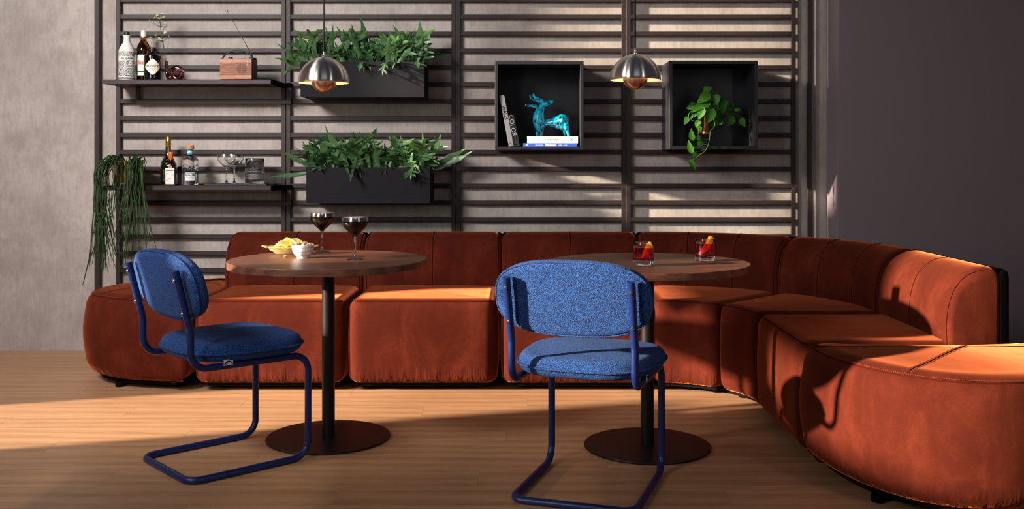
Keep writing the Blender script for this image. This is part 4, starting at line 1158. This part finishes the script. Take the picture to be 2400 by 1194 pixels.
def heart(seed):
    r = random.Random(seed); g = G(); N = 12; v = []; f = []; fold = r.uniform(.12, .4); dr = r.uniform(.05, .3); cu = r.uniform(-.12, .12)
    for i in range(N):
        s = i/(N-1)
        w_ = .43*(s/.22)**.55 if s < .22 else .43*(1-((s-.22)/.78)**1.55)**.95
        if i == 0: w_ = .10
        back = -.10*max(0, 1-s/.25)
        y = s; z = -dr*s*s; x0 = cu*sin(pi*s)
        v += [(x0-w_, y+back, z+fold*w_), (x0-w_*.5, y+back*.4, z+fold*w_*.36), (x0, y, z), (x0+w_*.5, y+back*.4, z+fold*w_*.36), (x0+w_, y+back, z+fold*w_)]
    for i in range(N-1):
        for k in range(4): b = 5*i+k; f.append((b, b+1, b+6, b+5))
    return g.add(v, f)
HM = []
for i in range(5):
    o = heart(40+i).build('leaf', 'pothos_leaf', None, sharp=180); HM.append(o.data); bpy.data.objects.remove(o)
LV = [(385, 140, 485, 85, 5.64, .9), (440, 160, 285, 278, 5.62, .8), (520, 180, 548, 306, 5.62, .95), (603, 222, 632, 415, 5.63, .62), (420, 285, 208, 395, 5.61, .5), (362, 338, 295, 485, 5.60, .72), (480, 355, 424, 540, 5.59, .7), (262, 302, 150, 346, 5.63, .8), (170, 462, 124, 552, 5.60, .75), (318, 508, 275, 592, 5.60, .9), (285, 382, 200, 472, 5.62, .6),
      (236, 750, 216, 598, 5.56, .55), (232, 910, 178, 745, 5.558, .5), (298, 800, 392, 797, 5.557, 1.0), (236, 930, 326, 955, 5.555, 1.0), (200, 1012, 276, 1162, 5.556, .42), (600, 492, 506, 566, 5.70, .8), (540, 420, 470, 610, 5.73, .8), (745, 455, 680, 572, 5.74, .8), (855, 478, 905, 582, 5.75, .8), (772, 368, 858, 372, 5.70, .6), (760, 300, 650, 335, 5.76, .7), (650, 250, 690, 335, 5.75, .7),
      (510, 292, 572, 370, 5.65, .8), (440, 282, 420, 346, 5.66, .9), (308, 580, 330, 655, 5.59, .9), (308, 690, 318, 775, 5.575, .7), (330, 520, 345, 570, 5.61, .9), (560, 330, 620, 430, 5.70, .7), (400, 200, 330, 290, 5.67, .8), (700, 380, 760, 470, 5.77, .8), (480, 260, 520, 350, 5.68, .7), (350, 410, 330, 510, 5.64, .8)]
rl = random.Random(9)
for i, (ax, ay, bx_, by_, y, wf) in enumerate(LV):
    A, B = V(ax, ay, y)-B0, V(bx_, by_, y-.012 if y > 5.6 else y)-B0; d = (B-A); L_ = d.length; d.normalize()
    n = Vector((rl.uniform(-.5, .3), -1, rl.uniform(-.1, .7))); sx_ = d.cross(n).normalized(); n = sx_.cross(d).normalized()
    M_ = Matrix((sx_, d, n)).transposed().to_4x4()
    o = link('leaf', HM[i % 5], t); o.matrix_basis = Matrix.Translation(A) @ M_ @ Matrix.Diagonal((L_*wf*1.15, L_, L_*.8, 1))

# ------------------------------------------------------------------ left table
TZ = .73
coupe((at(755, 4.37), 4.37, TZ), 'dark coffee cocktail in a silver-rimmed coupe behind the nut bowl', True, 'coffee cocktails')
coupe((at(832, 4.05), 4.05, TZ), 'dark coffee cocktail in a silver-rimmed coupe nearer the table edge', True, 'coffee cocktails')
dx_, dy_ = at(681, 4.30), 4.30
t = thing('snack_dish', 'oval yellow glass dish holding the potato chips', 'dish', (dx_, dy_, TZ), .12)
G().lathe([(0, 0), (.058, 0), (.066, .004), (.082, .018), (.098, .029), (.103, .0315), (.102, .033), (.096, .031), (.080, .021), (.064, .007), (0, .004)], 48, sy=.62).build('dish_body', 'yellow_glass', t, sharp=180)
for s in (-1, 1): G().tube(smooth_path([(s*.098, -.018, .030), (s*.112, -.012, .034), (s*.118, 0, .035), (s*.112, .012, .034), (s*.098, .018, .030)], 4), .0035, 8).build('dish_lip', 'yellow_glass', t, sharp=180)
def chip(seed):
    r = random.Random(seed); g = G(); n = 18; v = [(0, 0, 0)]; f = []; a1, a2 = r.uniform(.25, .6), r.uniform(-.3, .2); ph = r.uniform(0, 3)
    rings = 4
    for j in range(1, rings+1):
        for i in range(n):
            a = 2*pi*i/n; q = j/rings*(1+.08*sin(2*a+ph)+.04*sin(5*a)); x, y = q*cos(a), q*sin(a)*.85
            v.append((x, y, a1*x*x+a2*y*y+.05*sin(4*x+ph)*y))
    for i in range(n): f.append((0, 1+i, 1+(i+1) % n))
    for j in range(rings-1):
        for i in range(n): b = 1+j*n; f.append((b+i, b+n+i, b+n+(i+1) % n, b+(i+1) % n))
    nv = len(v); g.add(v, f); g.add([(x, y, z-.05) for x, y, z in v], [q[::-1] for q in f])
    e = 1+(rings-1)*n
    g.f += [(e+i, e+nv+i, e+nv+(i+1) % n, e+(i+1) % n) for i in range(n)]
    return g
CM = []
for i in range(4):
    o = chip(i).build('chip', 'chip_yellow', None, sharp=50); CM.append(o.data); bpy.data.objects.remove(o)
rc = random.Random(15)
for layer, (cnt, rx) in enumerate(((8, .062), (8, .056), (6, .044), (5, .034), (3, .02))):
    for i in range(cnt):
        a = 2*pi*i/cnt+layer*.5+rc.uniform(-.2, .2)
        o = link('potato_chip', CM[(i+layer) % 4]); o.location = (dx_+rx*cos(a)*1.12, dy_+rx*sin(a)*.5, TZ+.016+.0085*layer+.002*(i % 2)); s = rc.uniform(.021, .026); o.scale = (s, s, s)
        o.rotation_euler = (rc.uniform(-.2, .55), rc.uniform(-.35, .35), rc.uniform(0, 6))
        tag(o, 'potato chip heaped in the oval yellow glass dish', 'chip', 'potato chips in the glass dish')
o = link('potato_chip', CM[1]); s = .028; o.scale = (s, s, s); p = W(694, 571, 4.29); o.location = (p.x, p.y, p.z); o.rotation_euler = (1.25, .2, .3); tag(o, 'large potato chip standing upright on top of the heap', 'chip', 'potato chips in the glass dish')
o = link('potato_chip', CM[2]); s = .022; o.scale = (s, s, s); p = W(678, 573, 4.30); o.location = (p.x, p.y, p.z-.004); o.rotation_euler = (1.0, -.5, 1.0); tag(o, 'potato chip tilted left of the upright chip on the heap', 'chip', 'potato chips in the glass dish')
nx, ny = at(710, 4.12), 4.12
t = thing('nut_bowl', 'small white bowl with a thin dark grid, full of nuts', 'bowl', (nx, ny, TZ), 0)
G().lathe([(0, .004), (.020, .004), (.0225, 0), (.0245, 0), (.024, .006), (.034, .014), (.041, .026), (.0445, .040), (.0455, .054), (.0445, .056), (.0430, .0545), (.042, .040), (.038, .027), (.030, .017), (0, .012)], 48).build('bowl_body', 'grid_ceramic', t, sharp=60)
def nutm():
    return G().lathe([(0, -.009), (.0032, -.0076), (.0054, -.003), (.0058, .002), (.0042, .007), (0, .009)], 12)
o = nutm().build('nut', 'nut_brown', None, sharp=180); NM = o.data; bpy.data.objects.remove(o)
rn = random.Random(4)
for i in range(34):
    a = rn.uniform(0, 2*pi); q = sqrt(rn.random())*.034
    o = link('nut', NM); o.location = (nx+q*cos(a), ny+q*sin(a), TZ+.046+.014*(1-(q/.034)**2)+rn.uniform(0, .006)); o.rotation_euler = (rn.uniform(0, 6), rn.uniform(0, 6), rn.uniform(0, 6)); s = rn.uniform(.85, 1.2); o.scale = (s, s, s)
    tag(o, 'roasted nut heaped in the white grid bowl', 'nut', 'nuts in the white bowl')
o = link('nut', NM); p = W(669, 604, 4.14); o.location = (p.x, p.y, TZ+.0056); o.rotation_euler = (pi/2, .2, 1.2); tag(o, 'single nut lying on the walnut table before the chip dish', 'nut')

# ------------------------------------------------------------------ right table
def red_drink(px, y, rz, label, ice_label):
    x = at(px, y); t = thing('tumbler', label, 'glass', (x, y, TZ), rz, 'red drinks on the right table')
    flute = lambda a, z: (1+.016*(abs(cos(a*9))**.8-.6)) if z < .074 and z > -.001 else 1
    pr = [(0, 0), (.0375, 0), (.0395, .0012), (.0405, .004), (.0405, .02), (.0407, .04), (.0410, .06), (.0412, .072), (.0412, .076), (.0414, .089), (.0408, .090), (.0398, .089), (.0390, .07), (.0380, .03), (.0370, .0235), (0, .0225)]
    G().lathe(pr, 108, mod=lambda a, z: flute(a, z) ).build('glass_body', 'clear_glass', t, sharp=180)
    G().lathe([(0, .0222), (.0374, .0232), (.0383, .03), (.0393, .070), (0, .0702)], 48).build('drink', 'red_drink', t, sharp=50)
    ic = thing('ice_cube', ice_label, 'ice', (x-.004*cos(rz), y-.002, TZ+.048), .3)
    G().lathe([(0, 0), (.024, 0), (.027, .003), (.027, .026), (.0245, .029), (0, .0295)], 28).build('ice_body', 'ice', ic)
    return x, y
def peel(pts, wd, nrm, label):
    P = smooth_path(pts, 5); n = len(P); N_ = Vector(nrm).normalized(); v = []; f = []
    base = P[0].copy()
    for i, p in enumerate(P):
        t_ = (P[min(i+1, n-1)]-P[max(i-1, 0)]).normalized(); sd = t_.cross(N_).normalized(); s = i/(n-1)
        w_ = wd*(.25+.75*min(1, s*3))*(1 if s < .93 else .55)
        for dd in (0, .0022): v += [p-base-sd*w_*.5+N_*(dd-.002), p-base+N_*(dd+.0012), p-base+sd*w_*.5+N_*(dd-.002)]
    for i in range(n-1):
        b = 6*i; c = b+6
        f += [(b+3, b+4, c+4, c+3), (b+4, b+5, c+5, c+4), (b+1, b, c, c+1), (b+2, b+1, c+1, c+2), (b, b+3, c+3, c), (b+5, b+2, c+2, c+5)]
    f += [(0, 1, 4, 3), (1, 2, 5, 4)]; e = 6*(n-1); f += [(e+1, e, e+3, e+4), (e+2, e+1, e+4, e+5)]
    t = thing('orange_peel', label, 'peel', base, 0, 'orange peels in the red drinks')
    fixn(G().add(v, f).build('zest', 'peel_orange', t, sharp=40))
x, y = red_drink(1508, 3.82, .2, 'red drink in a fluted tumbler with its peel mostly sunk, beside the blue chair', 'round ice block in the red drink beside the blue chair')
peel([(x-.008, y-.031, TZ+.032), (x+.004, y-.032, TZ+.050), (x+.016, y-.028, TZ+.066), (x+.018, y-.020, TZ+.078), (x+.012, y-.014, TZ+.083)], .027, (.1, -1, .1), 'orange peel curled low inside the red drink beside the blue chair')
x, y = red_drink(1653, 4.0, .5, 'red drink in a fluted tumbler with a long peel above the rim', 'round ice block in the red drink with the long peel')
peel([(x-.026, y-.014, TZ+.026), (x-.012, y-.022, TZ+.042), (x+.004, y-.026, TZ+.062), (x+.014, y-.026, TZ+.080), (x+.020, y-.024, TZ+.094), (x+.022, y-.022, TZ+.100)], .025, (.2, -1, .1), 'long orange peel standing above the rim of the right red drink')
